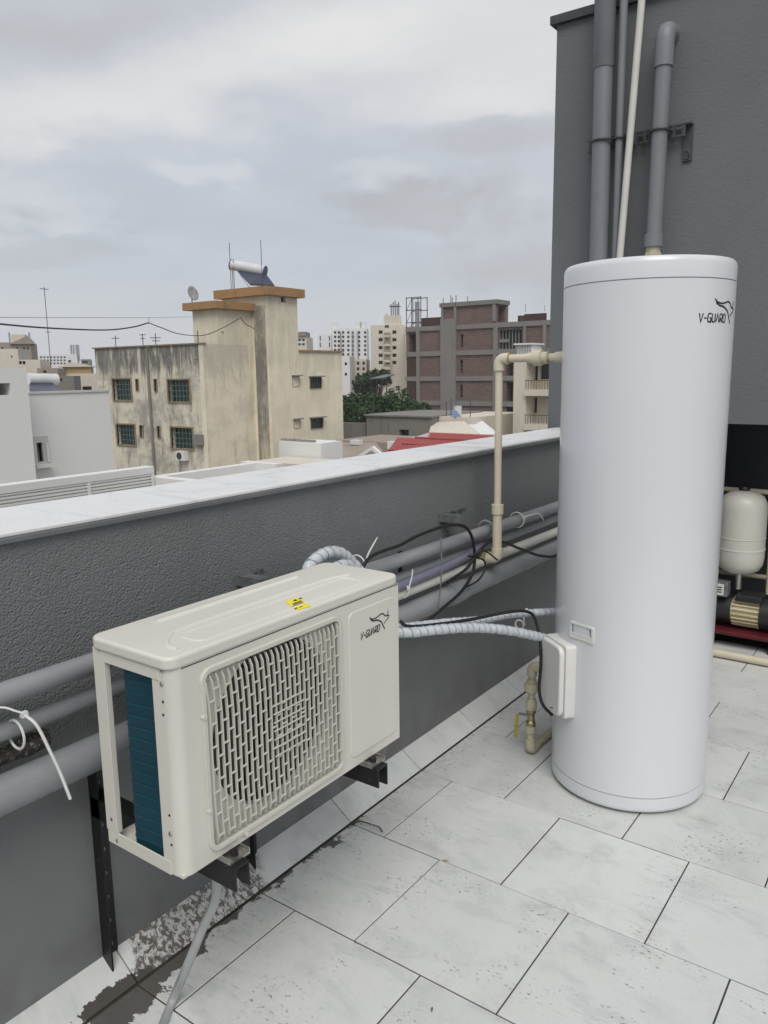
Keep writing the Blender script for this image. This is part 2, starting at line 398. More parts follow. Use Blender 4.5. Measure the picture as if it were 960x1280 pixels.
def copy_thing(src, loc, label, group=None):
    c = src.copy(); col.objects.link(c); c.location = loc; c['label'] = label; WL[c] = Vector(loc)
    if group: c['group'] = group
    def rec(a_, b_):
        for ch in [o for o in a_.children]:
            d = ch.copy(); col.objects.link(d); d.parent = b_; WL[d] = Vector(loc); rec(ch, d)
    kids = [o for o in src.children]
    for ch in kids:
        d = ch.copy(); col.objects.link(d); d.parent = c; WL[d] = Vector(loc)
        for g in [o for o in ch.children]:
            e = g.copy(); col.objects.link(e); e.parent = d; WL[e] = Vector(loc)
    return c
def spline(pts, n=8):
    P = [Vector(p) for p in pts]; P = [P[0]*2-P[1]]+P+[P[-1]*2-P[-2]]; out = []
    for i in range(1, len(P)-2):
        for k in range(n):
            t = k/n; a_, b_, c_, d_ = P[i-1:i+3]
            out.append(.5*((2*b_)+(c_-a_)*t+(2*a_-5*b_+4*c_-d_)*t*t+(3*b_-a_-3*c_+d_)*t**3))
    out.append(P[-2]); return out
def rrect(u0, u1, v0, v1, r, n=6):
    o = []
    for cu, cv, a0 in ((u1-r, v1-r, 0), (u0+r, v1-r, 90), (u0+r, v0+r, 180), (u1-r, v0+r, 270)):
        for k in range(n+1):
            t = R(a0+90*k/n); o.append((cu+r*math.cos(t), cv+r*math.sin(t)))
    return o
def ribbon(mb, line, wd, fn, d):
    """a flat stroke of width wd along a polyline in (u,v), laid on a surface by fn, with mitred joints"""
    n = len(line); Ls = []; Rs = []
    for i in range(n):
        p = Vector(line[i]); a_ = Vector(line[max(i-1, 0)]); b_ = Vector(line[min(i+1, n-1)])
        t = (b_-a_).normalized(); nn = Vector((-t.y, t.x))
        k = 1.0
        if 0 < i < n-1:
            t1 = (p-a_).normalized(); c = max(.45, abs(nn.dot(Vector((-t1.y, t1.x))))); k = 1/c
        wi = wd[i] if isinstance(wd, (list, tuple)) else wd
        Ls.append(p+nn*wi/2*k); Rs.append(p-nn*wi/2*k)
    vs = [fn(q.x, q.y, d) for q in Ls]+[fn(q.x, q.y, d) for q in Rs]
    mb.add(vs, [(n+i, n+i+1, i+1, i) for i in range(n-1)])
def sp2(pts, n=6): return [(p.x, p.y) for p in spline([(x, y, 0) for x, y in pts], n)]
GLYPH = {'V': ([[(0, 1), (.5, 0), (1, 1)]], 1.0), '-': ([[(.1, .45), (.75, .45)]], .8),
         'G': ([[(.95, .98), (.25, .98), (.06, .8), (.06, .2), (.25, .02), (.92, .02), (.92, .48), (.5, .48)]], 1.0),
         'U': ([[(.05, 1), (.05, .2), (.25, .02), (.72, .02), (.92, .2), (.92, 1)]], 1.0),
         'A': ([[(0, 0), (.5, 1), (1, 0)]], 1.0),
         'R': ([[(.06, 0), (.06, .98), (.75, .98), (.92, .82), (.92, .6), (.75, .44), (.3, .44), (.9, 0)]], 1.0),
         'D': ([[(.06, .02), (.06, .98), (.7, .98), (.93, .78), (.93, .22), (.7, .02), (.06, .02)]], 1.0)}
def brand_mark(name, parent, fn, u0, v0, width, slant=.12, d=.0012, wt=1.0):
    """the word and the leaping-animal line drawing beside it; (u0,v0) = lower left of the word"""
    txt = 'V-GUARD'; tot = sum(GLYPH[c][1]+.22 for c in txt); sx = width/tot; h = sx*1.75; cur = 0
    mb = MB()
    for c in txt:
        gl, gw = GLYPH[c]
        for st_ in gl:
            ribbon(mb, [(u0+(cur+x)*sx+slant*y*h, v0+y*h) for x, y in st_], sx*.2*wt, fn, d)
        cur += gw+.22
    mb.build('brand_word', 'print', parent)
    mb = MB(); k = width/335.0
    def q(x, y): return (u0+width*(.485+(x-510)*.0045), v0+(545-y)*width*.00222)
    up = sp2([q(512, 285), q(535, 322), q(580, 334), q(612, 322), q(642, 310), q(668, 322), q(690, 362), q(718, 376)])
    ear = [q(716, 378), q(722, 340), q(728, 300)]
    head = sp2([q(718, 376), q(738, 385), q(728, 412), q(702, 438), q(676, 468)])
    lowr = sp2([q(522, 325), q(550, 355), q(595, 372), q(628, 402), q(650, 440), q(660, 478), q(684, 552)])
    for ln, ww_ in ((up, 9), (ear, 8), (head, 7), (lowr, 10)): ribbon(mb, ln, k*ww_*wt, fn, d)
    mb.build('brand_emblem', 'print', parent)

# ================================================================== THE ROOF TERRACE
WX = -1.7215                     # inner face of the parapet
TY = 4.50                      # face of the stair tower
floor = structure(MB().box(-1.7215, 7.5, -5, TY+.9, -.35, -.0034).build('rooftop_floor', 'grout'))
TX, TYP = .4535, .4602
def tile_mesh(wd, ln, nm):
    mb = MB(); g = .0023; b = .0010
    x0, x1, y0, y1 = g, wd-g, g, ln-g
    vs = [(x0, y0, -.012), (x1, y0, -.012), (x1, y1, -.012), (x0, y1, -.012), (x0, y0, -b), (x1, y0, -b), (x1, y1, -b), (x0, y1, -b),
          (x0+b, y0+b, 0), (x1-b, y0+b, 0), (x1-b, y1-b, 0), (x0+b, y1-b, 0)]
    fs = [(8, 9, 10, 11)]+[(i, (i+1) % 4, 4+(i+1) % 4, 4+i) for i in range(4)]+[(4+i, 4+(i+1) % 4, 8+(i+1) % 4, 8+i) for i in range(4)]
    return mb.add(vs, fs).mesh(nm, M['tile'], (0, 0, 0))
full = tile_mesh(TX, TYP, 'floor_tile'); cache = {}
def put_tile(x, y, wd, ln):
    if wd < .02 or ln < .02: return
    if abs(wd-TX) < 1e-4 and abs(ln-TYP) < 1e-4: me = full
    else:
        k = (round(wd, 4), round(ln, 4)); me = cache.setdefault(k, tile_mesh(wd, ln, 'cut_floor_tile'))
    o = bpy.data.objects.new('floor_tile', me); col.objects.link(o); o.parent = floor
    o.location = (x, y, random.uniform(-.0007, .0007)); o.rotation_euler = (random.uniform(-.0012, .0012), random.uniform(-.0012, .0012), 0)
XE = -1.6265
rows = [(1.5555+TYP*i) for i in range(-4, 7)]
for i, y0 in enumerate(rows):
    odd = (i-4) % 2 == 0
    xs = -1.254 if odd else -1.482
    # row starting at 1.5555 has joints at -1.254, -.8, -.35 ...
    put_tile(XE, y0, xs-XE, TYP)
    x = xs
    while x < 4.4: put_tile(x, y0, TX, TYP); x += TX
# sloping skirting tiles along the parapet
ya = .638-.9204
while ya < TY-.01:
    yb = min(ya+.4602, TY-.002); g = .0022
    vs = []
    for y in (ya+g, yb-g):
        vs += [(-1.644, y, -.006), (-1.633, y, .0015), (-1.7215, y, .064), (-1.7215, y, .040)]
    mb = MB().add(vs, [(0, 1, 2, 3)[::-1], (4, 5, 6, 7), (1, 5, 6, 2)[::-1], (0, 4, 5, 1)[::-1], (2, 6, 7, 3)[::-1], (3, 7, 4, 0)[::-1]])
    mb.build('skirting_tile', 'skirt', floor)
    ya += .4602

para = thing('parapet_wall', (WX, 1, -.35), 'grey stippled parapet wall with a white marble coping, running along the roof edge', 'parapet')
MB().box(-1.95, -1.722, -5, TY-.004, -11, 1.226).build('wall', 'plaster', para)
def cope(y0, y1, z0, z1, ins, name, mat, bev):
    # the coping is not quite parallel to the parapet
    xf = lambda y: -1.711+.0068*(y-.9)-ins; xb = lambda y: -2.062+.030*(y-1)+ins
    mb = MB(); vs = [(xb(y0), y0, z0), (xf(y0), y0, z0), (xf(y1), y1, z0), (xb(y1), y1, z0)]; vs += [(a_, b_, z1) for a_, b_, _ in vs]
    mb.add(vs, [(3, 2, 1, 0), (4, 5, 6, 7), (0, 1, 5, 4), (1, 2, 6, 5), (2, 3, 7, 6), (3, 0, 4, 7)]); return mb.build(name, mat, para, bevel=bev)
cope(-5, TY-.006, 1.2265, 1.2415, -.003, 'coping_underlay', 'coping_edge', .003)
ys = [-5, -3.2, -1.4, .45, 2.3, 4.15, TY-.006]
for i in range(len(ys)-1): cope(ys[i]+.0006, ys[i+1]-.0006, 1.242, 1.2525, 0, 'coping_slab', 'marble', .003)

# ---------------------------------------------------------------- stair tower
tw = thing('stair_tower', (0, TY, 0), 'dark grey plastered stair tower rising at the end of the terrace behind the tank', 'building')
RX0, RZ = -1.12, 1.30; TX0, TX1, TZ = -2.02, 5.0, 3.50
mb = MB()
def wallpiece(x0, x1, z0, z1): mb.box(x0, x1, TY, TY+.22, z0, z1)
wallpiece(TX0, RX0, -11, TZ); wallpiece(RX0, TX1, RZ, TZ)
mb.box(TX0, TX0+.2, TY+.22, TY+4, -11, TZ); mb.box(TX0+.2, TX1, TY+.22, TY+4, RZ+.02, TZ-.02)
mb.build('wall', 'tower', tw)
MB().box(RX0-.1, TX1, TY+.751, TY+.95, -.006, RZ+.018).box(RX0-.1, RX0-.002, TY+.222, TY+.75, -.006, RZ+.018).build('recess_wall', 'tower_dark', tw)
MB().box(TX0-.03, TX1, TY-.03, TY+4, TZ+.001, TZ+.045).build('roof_lip', 'clamp', tw)

# ---------------------------------------------------------------- tall pipes on the tower
TPY = TY-.10
def tower_pipe(x0, x1, r, z0, z1, label, mat='tower_pipe', couplings=(), y=None, grp=None):
    y = y or TPY
    t = thing('drain_pipe' if mat == 'tower_pipe' else 'water_pipe', (x0, y, z0), label, 'pipe', grp)
    MB().tube([(x0, y, z0), (x1, y, z1)], r, 20).build('pipe', mat, t)
    for a_, b_ in couplings:
        fx = lambda zz: x0+(x1-x0)*(zz-z0)/(z1-z0)
        MB().tube([(fx(a_), y, a_), (fx(a_), y, a_+.006), (fx(b_), y, b_)], [r+.002, r+.0065, r+.0065], 20).build('coupling', mat, t)
    return t
tower_pipe(-1.680, -1.716, .050, -.006, 5.2, 'widest dark grey drain pipe, leftmost on the tower wall', couplings=[(3.18, 5.2)])
tower_pipe(-1.588, -1.612, .021, -.006, 5.2, 'thin dark grey pipe between the widest pipe and the white pipe')
tower_pipe(-1.578, -1.478, .0185, 1.9, 3.9, 'slim white pipe leaning slightly across the tower wall', 'wpipe', y=TPY-.03)
t = thing('vent_pipe', (-1.39, TPY, 2.2), 'dark grey vent pipe ending in an elbow into the tower wall', 'pipe')
MB().tube([(-1.394, TPY, 2.27), (-1.383, TPY, 3.16)], .040, 20).build('pipe', 'tower_pipe', t)
el_ = [(-1.383, TPY, 3.14)]+[(-1.382, TPY+.055-.055*math.cos(R(a_)), 3.245+.055*math.sin(R(a_))) for a_ in range(0, 91, 15)]+[(-1.382, TY+.002, 3.30)]
MB().tube([(-1.383, TPY, 3.12)]+el_, .0475, 20).build('elbow', 'tower_pipe', t)
MB().tube([(-1.395, TPY, 2.235), (-1.395, TPY, 2.30)], .050, 20).build('coupling', 'tower_pipe', t)
MB().tube([(-1.395, TPY, 2.19), (-1.395, TPY, 2.205), (-1.395, TPY, 2.206), (-1.395, TPY, 2.235)], [.044, .044, .038, .038], 8, smooth=False).build('union_nut', 'cpvc_dirty', t)
MB().tube([(-1.395, TPY, -.006), (-1.395, TPY, 2.19)], .030, 16).build('lower_pipe', 'cpvc_dirty', t)
# slotted channel and clamps
t = thing('pipe_support_channel', (-1.5, TPY+.05, 2.82), 'slotted painted steel channel clamping the pipes to the tower wall', 'bracket')
cz = 2.815
mb = MB(); zc_ = cz
x = -1.79
mb.box(-1.80, -1.27, TPY+.052, TPY+.058, zc_+.022, zc_+.032).box(-1.80, -1.27, TPY+.052, TPY+.058, zc_-.032, zc_-.022)
while x < -1.28: mb.box(x, x+.018, TPY+.0522, TPY+.0578, zc_-.022, zc_+.022); x += .05
mb.box(-1.80, -1.27, TPY+.058, TPY+.09, zc_+.027, zc_+.032)
mb.build('channel', 'clamp', t)
mb = MB(); x = -1.29
mb.box(x, x+.045, TY-.012, TY+.004, zc_-.15, zc_+.03).box(x, x+.045, TPY+.05, TY, zc_+.024, zc_+.032); mb.build('end_plate', 'clamp', t)
MB().tube(rrect and [(x+.0225+.012*math.cos(a_), TY-.014, zc_-.12+.02*math.sin(a_)) for a_ in [i*math.pi/6 for i in range(12)]], .003, 6, closed=True).build('slot_ring', 'clamp', t)
for cxp, r in ((-1.693, .050), (-1.60, .021), (-1.388, .040)):
    pts = [(cxp-r-.006, TPY+.055, cz), (cxp-r-.006, TPY, cz)]+[(cxp-(r+.006)*math.cos(R(a_)), TPY-(r+.006)*math.sin(R(a_)), cz) for a_ in range(15, 180, 15)]+[(cxp+r+.006, TPY, cz), (cxp+r+.006, TPY+.055, cz)]
    MB().tube(pts, .007, 8).build('clamp', 'clamp', t)

# ---------------------------------------------------------------- pipes along the parapet
PX = -1.62
def runpipe(z0, z1, r, mat, label, y0=-3, y1=TY-.004, x=PX, name='drain_pipe', sag=0, coup=()):
    t = thing(name, (x, 1.0, z0), label, 'pipe')
    pts = [(x, y0+(y1-y0)*i/24, z0+(z1-z0)*i/24-sag*math.sin(math.pi*i/24*3)) for i in range(25)]
    MB().tube(pts, r, 20).build('pipe', mat, t)
    for a_ in coup:
        zz = z0+(z1-z0)*(a_-y0)/(y1-y0)
        MB().tube([(x, a_-.05, zz), (x, a_+.05, zz)], r+.006, 20).build('coupling', mat, t)
    return t
runpipe(.932, .905, .0255, 'pvc', 'upper grey pipe along the parapet, held by the slotted wall bracket', sag=.004)
runpipe(.817, .838, .0215, 'pvc', 'second grey pipe from the top along the parapet', y1=TY-.004, x=PX-.022)
runpipe(.790, .770, .021, 'wpipe', 'white water pipe along the parapet, below the second grey pipe', x=PX+.005, y0=1.3, name='water_pipe')
runpipe(.703, .690, .043, 'pvc', 'thick grey drain pipe, lowest along the parapet', coup=(2.72,))
# mossy batten behind the pipes at the left
tag(MB().tube(spline([(-1.672, -.4, .72), (-1.668, .4, .742), (-1.668, .93, .762)], 12), [.022+.004*math.sin(i*1.7) for i in range(25)], 9).build('wooden_batten', 'stick', origin=(-1.67, .4, .72)),
    'dark mossy stick wedged behind the thick grey pipe', 'stick')
# lilac clear hose on top of the white pipe
tag(MB().tube(spline([(-1.60, 1.2, .80), (-1.60, 1.9, .818), (-1.60, 2.5, .824), (-1.605, 2.80, .835), (-1.63, 2.95, .85)], 8), .017, 12).build('clear_hose', 'lilac', origin=(-1.6, 1.2, .8)),
    'lilac tinted clear hose lying over the white pipe', 'hose')
# small wall brackets
def wall_bracket(y, zt, wd, label, name='slotted_bracket'):
    t = thing(name, (WX, y, zt-.05), label, 'bracket', 'slotted steel brackets on the parapet')
    mb = MB(); mb.box(WX+.0005, WX+.005, y, y+wd, zt-.05, zt-.042).box(WX+.0005, WX+.005, y, y+wd, zt-.008, zt)
    k = y
    while k < y+wd-.005: mb.box(WX+.0005, WX+.005, k, k+.014, zt-.042, zt-.008); k += .044
    mb.build('back_plate', 'galv', t)
    mb = MB(); mb.box(WX+.005, WX+.10, y, y+.004, zt-.030, zt-.006).box(WX+.005, WX+.10, y+.006, y+.05, zt-.006, zt-.001).box(WX+.094, WX+.10, y+.006, y+.05, zt-.045, zt-.006); mb.build('arm', 'galv', t)
    MB().tube([(WX+.006, y+.09, zt-.025), (WX+.012, y+.09, zt-.025)], .009, 6, smooth=False).build('bolt', 'zinc', t)
    return t
wall_bracket(2.76, 1.006, .22, 'slotted bracket holding the upper grey pipe near the cream riser')
wall_bracket(1.60, .998, .12, 'slotted bracket partly hidden behind the top of the outdoor unit')
MB_ = thing('pipe_saddle', (PX, 2.955, .91), 'grey saddle clamp round the upper grey pipe', 'clamp')
MB().tube([(PX+.037*math.cos(R(a_)), 2.99, .915+.037*math.sin(R(a_))) for a_ in range(0, 360, 20)], .006, 6, closed=True).build('ring', 'pvc', MB_)
MB().box(PX-.075, PX-.03, 2.985, 2.995, .90, .93).build('stem', 'galv', MB_)
mm = thing('pipe_hanger', (WX+.01, 2.32, .80), 'flat steel hanger strap on the wall between the grey pipes', 'bracket')
MB().box(WX+.0005, WX+.004, 2.46, 2.483, .80, .905).build('strap', 'black_steel', mm)

# ================================================================== OUTDOOR UNIT
AX, AY, AZ = -1.230, .956, .5456; AW, AD, AH = .805, .262, .497
ac = thing('outdoor_unit', (AX-AD/2, AY, AZ), 'ivory heat pump outdoor unit with a fan grille, mounted on the parapet by black brackets', 'outdoor unit')
def af(u, v, d=0): return Vector((AX+d, AY+u, AZ+v))          # front face
# front panel with a round opening, wraps round the left corner
HC, HR = (.324, .233), .2005
mb = MB(); PN = .024
def front_panel():
    # recessed field of the grille: rectangle u .085...525, v .035...432 minus the circle
    n = 64; u0, u1, v0, v1 = .080, .532, .030, .438; dd = -.030
    ci = [af(HC[0]+HR*math.cos(2*math.pi*k/n), HC[1]+HR*math.sin(2*math.pi*k/n), dd) for k in range(n)]
    ci2 = [af(HC[0]+HR*math.cos(2*math.pi*k/n), HC[1]+HR*math.sin(2*math.pi*k/n), dd-.03) for k in range(n)]
    ou = []
    for k in range(n):
        c, s_ = math.cos(2*math.pi*k/n), math.sin(2*math.pi*k/n)
        tu = ((u1-HC[0]) if c > 0 else (u0-HC[0]))/c if abs(c) > 1e-6 else 1e9
        tv = ((v1-HC[1]) if s_ > 0 else (v0-HC[1]))/s_ if abs(s_) > 1e-6 else 1e9
        t_ = min(tu, tv); ou.append(af(HC[0]+c*t_, HC[1]+s_*t_, dd))
    vs = ci+ou+ci2; mb.add(vs, [(k, n+k, n+(k+1) % n, (k+1) % n) for k in range(n)]+[(k, (k+1) % n, 2*n+(k+1) % n, 2*n+k) for k in range(n)])
    cor = [af(u, v, dd) for u, v in ((u0, v0), (u1, v0), (u1, v1), (u0, v1))]
    # fill corner triangles between radial samples
    for cu, cv in ((u0, v0), (u1, v0), (u1, v1), (u0, v1)):
        best = sorted(range(n), key=lambda k: (ou[k]-af(cu, cv, dd)).length)[:2]
        p, q_ = sorted(best)
        if p == 0 and q_ == n-1: p, q_ = q_, p
        mb.add([ou[p], af(cu, cv, dd), ou[q_]], [(0, 1, 2)])
    # surrounding flat panel
    U0, U1, V0, V1 = .03, AW-.004, .002, AH-.03
    def q4(a0, a1, b0, b1, d=0): mb.add([af(a0, b0, d), af(a1, b0, d), af(a1, b1, d), af(a0, b1, d)], [(0, 1, 2, 3)])
    q4(U0, u0, V0, V1); q4(u1, U1, V0, V1); q4(u0, u1, V0, v0); q4(u0, u1, v1, V1)
    for p, q_ in (((u0, v0), (u1, v0)), ((u1, v0), (u1, v1)), ((u1, v1), (u0, v1)), ((u0, v1), (u0, v0))):
        mb.add([af(*p), af(*q_), af(*q_, dd), af(*p, dd)], [(0, 1, 2, 3)])
    # rounded left corner, side post and its folded edge
    rc = .028; prof = [(.03, 0)]
    prof = [(AX-rc+rc*math.cos(R(a_)), AY+rc+.002-rc*math.sin(R(a_))) for a_ in range(0, 91, 10)]
    prof.append((AX-.062, AY+.002)); prof.append((AX-.062, AY+.014))
    z0, z1 = AZ+.002, AZ+AH-.03
    vs = [(x, y, z0) for x, y in prof]+[(x, y, z1) for x, y in prof]; k = len(prof)
    mb.add(vs, [(i, k+i, k+i+1, i+1) for i in range(k-1)], True)
    # right end
    mb.add([af(AW-.004, .002), af(AW-.004, .002, -AD+.004), af(AW-.004, V1, -AD+.004), af(AW-.004, V1)], [(0, 1, 2, 3)])
front_panel()
mb.build('front_casing', 'ivory', ac)
# raised frame of the grille
mb = MB()
def frame_ring(u0, u1, v0, v1, r, wd, d0, d1, fn=af):
    o = rrect(u0, u1, v0, v1, r); i_ = rrect(u0+wd, u1-wd, v0+wd, v1-wd, max(r-wd, .002)); n = len(o)
    vs = [fn(*p, d0) for p in o]+[fn(*p, d1) for p in o]+[fn(*p, d1) for p in i_]+[fn(*p, d0) for p in i_]
    fs = []
    for k in range(n):
        j = (k+1) % n; fs += [(k, j, n+j, n+k), (n+k, n+j, 2*n+j, 2*n+k), (2*n+k, 2*n+j, 3*n+j, 3*n+k)]
    mb.add(vs, fs)
frame_ring(.072, .540, .022, .446, .030, .012, -.007, .008)
gr = mb.build('grille_frame', 'ivory_plastic', ac, bevel=.002)
# wire bars: closely spaced uprights, bowed outwards, with staggered short ties
GU0, GU1, GV0, GV1 = .090, .522, .040, .428; NB = 27
def bow(i, v):
    t_ = (i/(NB-1))*2-1; s_ = (v-(GV0+GV1)/2)/((GV1-GV0)/2)
    e = max(0, abs(s_)-.35)/.65
    return GU0+(GU1-GU0)*(i/(NB-1))-.009*e*e*(1 if s_ > 0 else -.8)*(.6-.4*t_)
bars = MB(); nseg = 26
for i in range(NB):
    pts = []
    for k in range(nseg+1):
        v = GV0+(GV1-GV0)*k/nseg; s_ = (v-(GV0+GV1)/2)/((GV1-GV0)/2)
        pts.append(af(bow(i, v), v, .010-.006*max(0, abs(s_)-.95)/.05))
    w_ = .0014
    vs = []
    for p in pts: vs += [p+Vector((0, -w_, -0)), p+Vector((0, w_, 0)), p+Vector((-.0065, w_, 0)), p+Vector((-.0065, -w_, 0))]
    fs = []
    for k in range(nseg):
        a_ = 4*k
        for q_ in range(4): fs.append((a_+q_, a_+(q_+1) % 4, a_+4+(q_+1) % 4, a_+4+q_))
    bars.add(vs, fs)
    # ties to the next bar
    if i < NB-1:
        step_ = .052; off = .026*(i % 2)+random.uniform(-.002, .002)
        v = GV0+.018+off
        while v < GV1-.008:
            ul, ur = bow(i, v), bow(i+1, v); p = af((ul+ur)/2, v, .0085)
            bars.obox(p, (.002, 0, 0), (0, (ur-ul)/2, 0), (0, 0, .0015)); v += step_
for k in range(7):                      # denser badge of level wires in the middle
    v = .168+.021*k
    bars.obox(af(.33, v, .0112), (.0012, 0, 0), (0, .053, 0), (0, 0, .0013))
bars.build('guard_bars', 'ivory_plastic', ac)['kind'] = 'stuff'
mb = MB()
for u, v in ((.076, .342), (.077, .126), (.18, .018)):
    MB().tube([af(u, v, .002), af(u, v, .010)], [.007, .0055], 12).build('screw_boss', 'ivory_plastic', ac)
# fan behind
fan = MB(); fan.tube([af(*HC, -.03), af(*HC, -.10)], .038, 24).build('fan_hub', 'fan', ac)
for k in range(3):
    bl = MB(); a0 = k*2*math.pi/3+.4; top = []; bot = []
    for j in range(8):
        rr_ = .038+(.186-.038)*j/7
        for s_ in range(7):
            th = a0+(s_/6-.5)*(1.15+.35*j/7)+.25*j/7; d = -.045-.035*(s_/6)
            top.append(af(HC[0]+rr_*math.cos(th), HC[1]+rr_*math.sin(th), d))
    fs = [(j*7+s_, j*7+s_+1, j*7+8+s_, j*7+7+s_) for j in range(7) for s_ in range(6)]
    bl.add(top, fs, True)
    o = bl.build('fan_blade', 'fan', ac); sm = o.modifiers.new('solid', 'SOLIDIFY'); sm.thickness = .003
# duct, and a black sheet standing in for the shade behind the fan
MB().lathe(tuple(af(*HC, -.056)), [(HR+.001, 0), (HR-.002, -.02), (HR+.004, -.085)], 48, axis='x').build('fan_shroud', 'fan', ac)
MB().box(AX-.16, AX-.155, AY+.10, AY+.56, AZ+.01, AZ+AH-.03).build('dark_backing', 'fan', ac)
# partition and right compartment
MB().box(AX-AD+.01, AX-.03, AY+.565, AY+.57, AZ+.01, AZ+AH-.03).build('partition', 'galv', ac)
# coil: L-shaped, left end and back
cp = [(AX-.066, AY+.018), (AX-.066, AY+.044), (AX-.115, AY+.044)]
mb = MB(); out_ = []
rc = .018; xo, yo = AX-.186, AY+.014
out_ = [(AX-.058, yo)]+[(xo+rc-rc*math.sin(R(a_)), yo+rc-rc*math.cos(R(a_))) for a_ in range(0, 91, 15)]+[(xo, AY+.56)]
in_ = [(AX-.058, yo+.022), (xo+.03, yo+.022), (xo+.022, yo+.045), (xo+.022, AY+.56)]
poly = out_+in_[::-1]
mb.prism(poly, lambda u, v, d: (u, v, d), AZ+.012, AZ+AH-.03)
coil = mb.build('coil', 'coil', ac)
tubes = MB()
for k in range(17):
    zz = AZ+.035+k*.0265
    pts = [(x, y-.0002 if i == 0 else y, zz+(-.004 if i else .006)) for i, (x, y) in enumerate(out_)]
    pts = [Vector((x, y, zz+.010*(1-min(1, (AX-.058-x)/.11)) - .0)) for x, y in out_]
    MB().tube(pts, .0017, 5).build('coil_tube', 'coil_tube', coil)
# base tray, rear post, top rails
MB().box(AX-AD+.004, AX-.004, AY+.004, AY+AW-.008, AZ+.001, AZ+.008).build('base_tray', 'ivory', ac)
MB().box(AX-AD+.002, AX-.040, AY+.001, AY+.005, AZ-.002, AZ+.030).build('base_flange', 'ivory', ac, bevel=.001)
mb = MB(); mb.box(AX-AD, AX-AD+.040, AY+.0, AY+.004, AZ+.030, AZ+AH-.03).box(AX-AD, AX-AD+.003, AY+.004, AY+.03, AZ+.008, AZ+AH-.03).box(AX-AD+.036, AX-AD+.040, AY+.004, AY+.014, AZ+.030, AZ+AH-.03)
mb.build('rear_post', 'ivory', ac, bevel=.001)
mb = MB(); mb.box(AX-AD+.0405, AX-.040, AY+.0, AY+.004, AZ+AH-.058, AZ+AH-.030).build('top_rail', 'ivory', ac, bevel=.001)
mb = MB(); mb.box(AX-AD, AX-AD+.004, AY+.30, AY+AW-.006, AZ+.008, AZ+AH-.03).build('rear_panel', 'ivory', ac)
# top cover with pressed ridges
cov = MB(); ov = .0025; prof = rrect(-AD-.007, .0028, -.006, AW+.003, .030, 8)
def ct(u, v, d): return (AX+u, AY+v, AZ+d)
cov.prism(prof, ct, AH-.032, AH-.004, True)
cover = cov.build('top_cover', 'ivory', ac, bevel=.007, seg=4)
def ridge(poly_pts, wd, h, closed=False):
    mb = MB(); P = [Vector((AX+u, AY+v, AZ+AH-.0052)) for u, v in poly_pts]
    mb.tube(P, [wd]*len(P), 8, closed=closed)
    for i, p in enumerate(mb.v): mb.v[i] = (p[0], p[1], AZ+AH-.0052+(p[2]-(AZ+AH-.0052))*h/wd)
    mb.build('pressed_ridge', 'ivory', cover)
ridge([(-.222, .14), (-.222, .62)], .012, .0055)
lp = rrect(-.120, -.018, .075, .690, .045, 8)
ridge(sp2([(-.115, .72), (-.135, .60), (-.135, .17), (-.120, .10), (-.075, .055), (-.03, .05)], 8), .008, .0050)
ridge(rrect(-.105, -.030, .105, .690, .022, 6), .0045, .0036, True)
ridge([(-.175, .74), (-.21, .765), (-.225, .78)], .006, .003)
# dark strip standing in for the seam shadow under the front of the cover
MB().box(AX-.012, AX+.0006, AY+.028, AY+AW-.006, AZ+AH-.0338, AZ+AH-.0318).build('seam_shade_strip', 'fan', ac)
# right front service panel, slightly proud
mb = MB(); mb.prism(rrect(.572, .782, .030, .436, .020, 6), af, -.001, .003); mb.build('service_panel', 'ivory', ac, bevel=.003, seg=3)
brand_mark('mark', ac, lambda u, v, d: af(u, v+(u-.61)*.02, d+.003), .618, .352, .088, slant=.28, d=.0008, wt=1.5)
# warning sticker on the cover
mb = MB(); mb.prism([(-.082, .425), (-.005, .385), (.0, .430), (-.076, .470)], ct, AH-.0035, AH-.0028)
stk = mb.build('warning_sticker', 'yellow', ac)
mb = MB()
for (u0, u1, v0, v1) in ((-.070, -.060, .427, .438), (-.068, -.062, .445, .457), (-.046, -.040, .412, .445), (-.036, -.032, .404, .444), (-.052, -.049, .414, .447), (-.020, -.014, .402, .412), (-.018, -.014, .418, .428)):
    k = .5
    mb.prism([(u0, v0-(u0+.04)*k), (u1, v0-(u1+.04)*k), (u1, v1-(u1+.04)*k), (u0, v1-(u0+.04)*k)], ct, AH-.0029, AH-.0023)
mb.build('sticker_print', 'print', stk)['kind'] = 'stuff'
# screws
def sscrew(u, v, r=.0055, nm='screw'):
    p = Vector((AX+u, AY+.0015, AZ+v)); MB().tube([p, p-Vector((0, .003, 0))], [r, r*.75], 6, smooth=False).build(nm, 'zinc', ac)
for u, v in ((-.030, .434), (-.034, .098), (-.026, .452+.012), (-.236, .452+.014), (-.240, .06), (-.225, .012)): sscrew(u, v-.0)
for u, v in ((-.030, .395), (-.032, .366), (-.034, .140), (-.033, .072)):
    p = Vector((AX+u, AY+.0016, AZ+v)); MB().tube([p, p-Vector((0, .0008, 0))], .003, 8).build('hole', 'fan', ac)
# feet
for yy in (.135, .655):
    mb = MB(); mb.box(AX-.03, AX+.030, AY+yy-.03, AY+yy+.03, AZ-.012, AZ-.007).box(AX-.03, AX+.03, AY+yy-.03, AY+yy-.027, AZ-.007, AZ+.002).box(AX-.03, AX+.03, AY+yy+.027, AY+yy+.03, AZ-.007, AZ+.002)
    ft = mb.build('foot', 'zinc', ac)
    MB().tube([af(yy, -.007, .012), af(yy, .004, .012)], .009, 6, smooth=False).build('bolt', 'black_steel', ft)

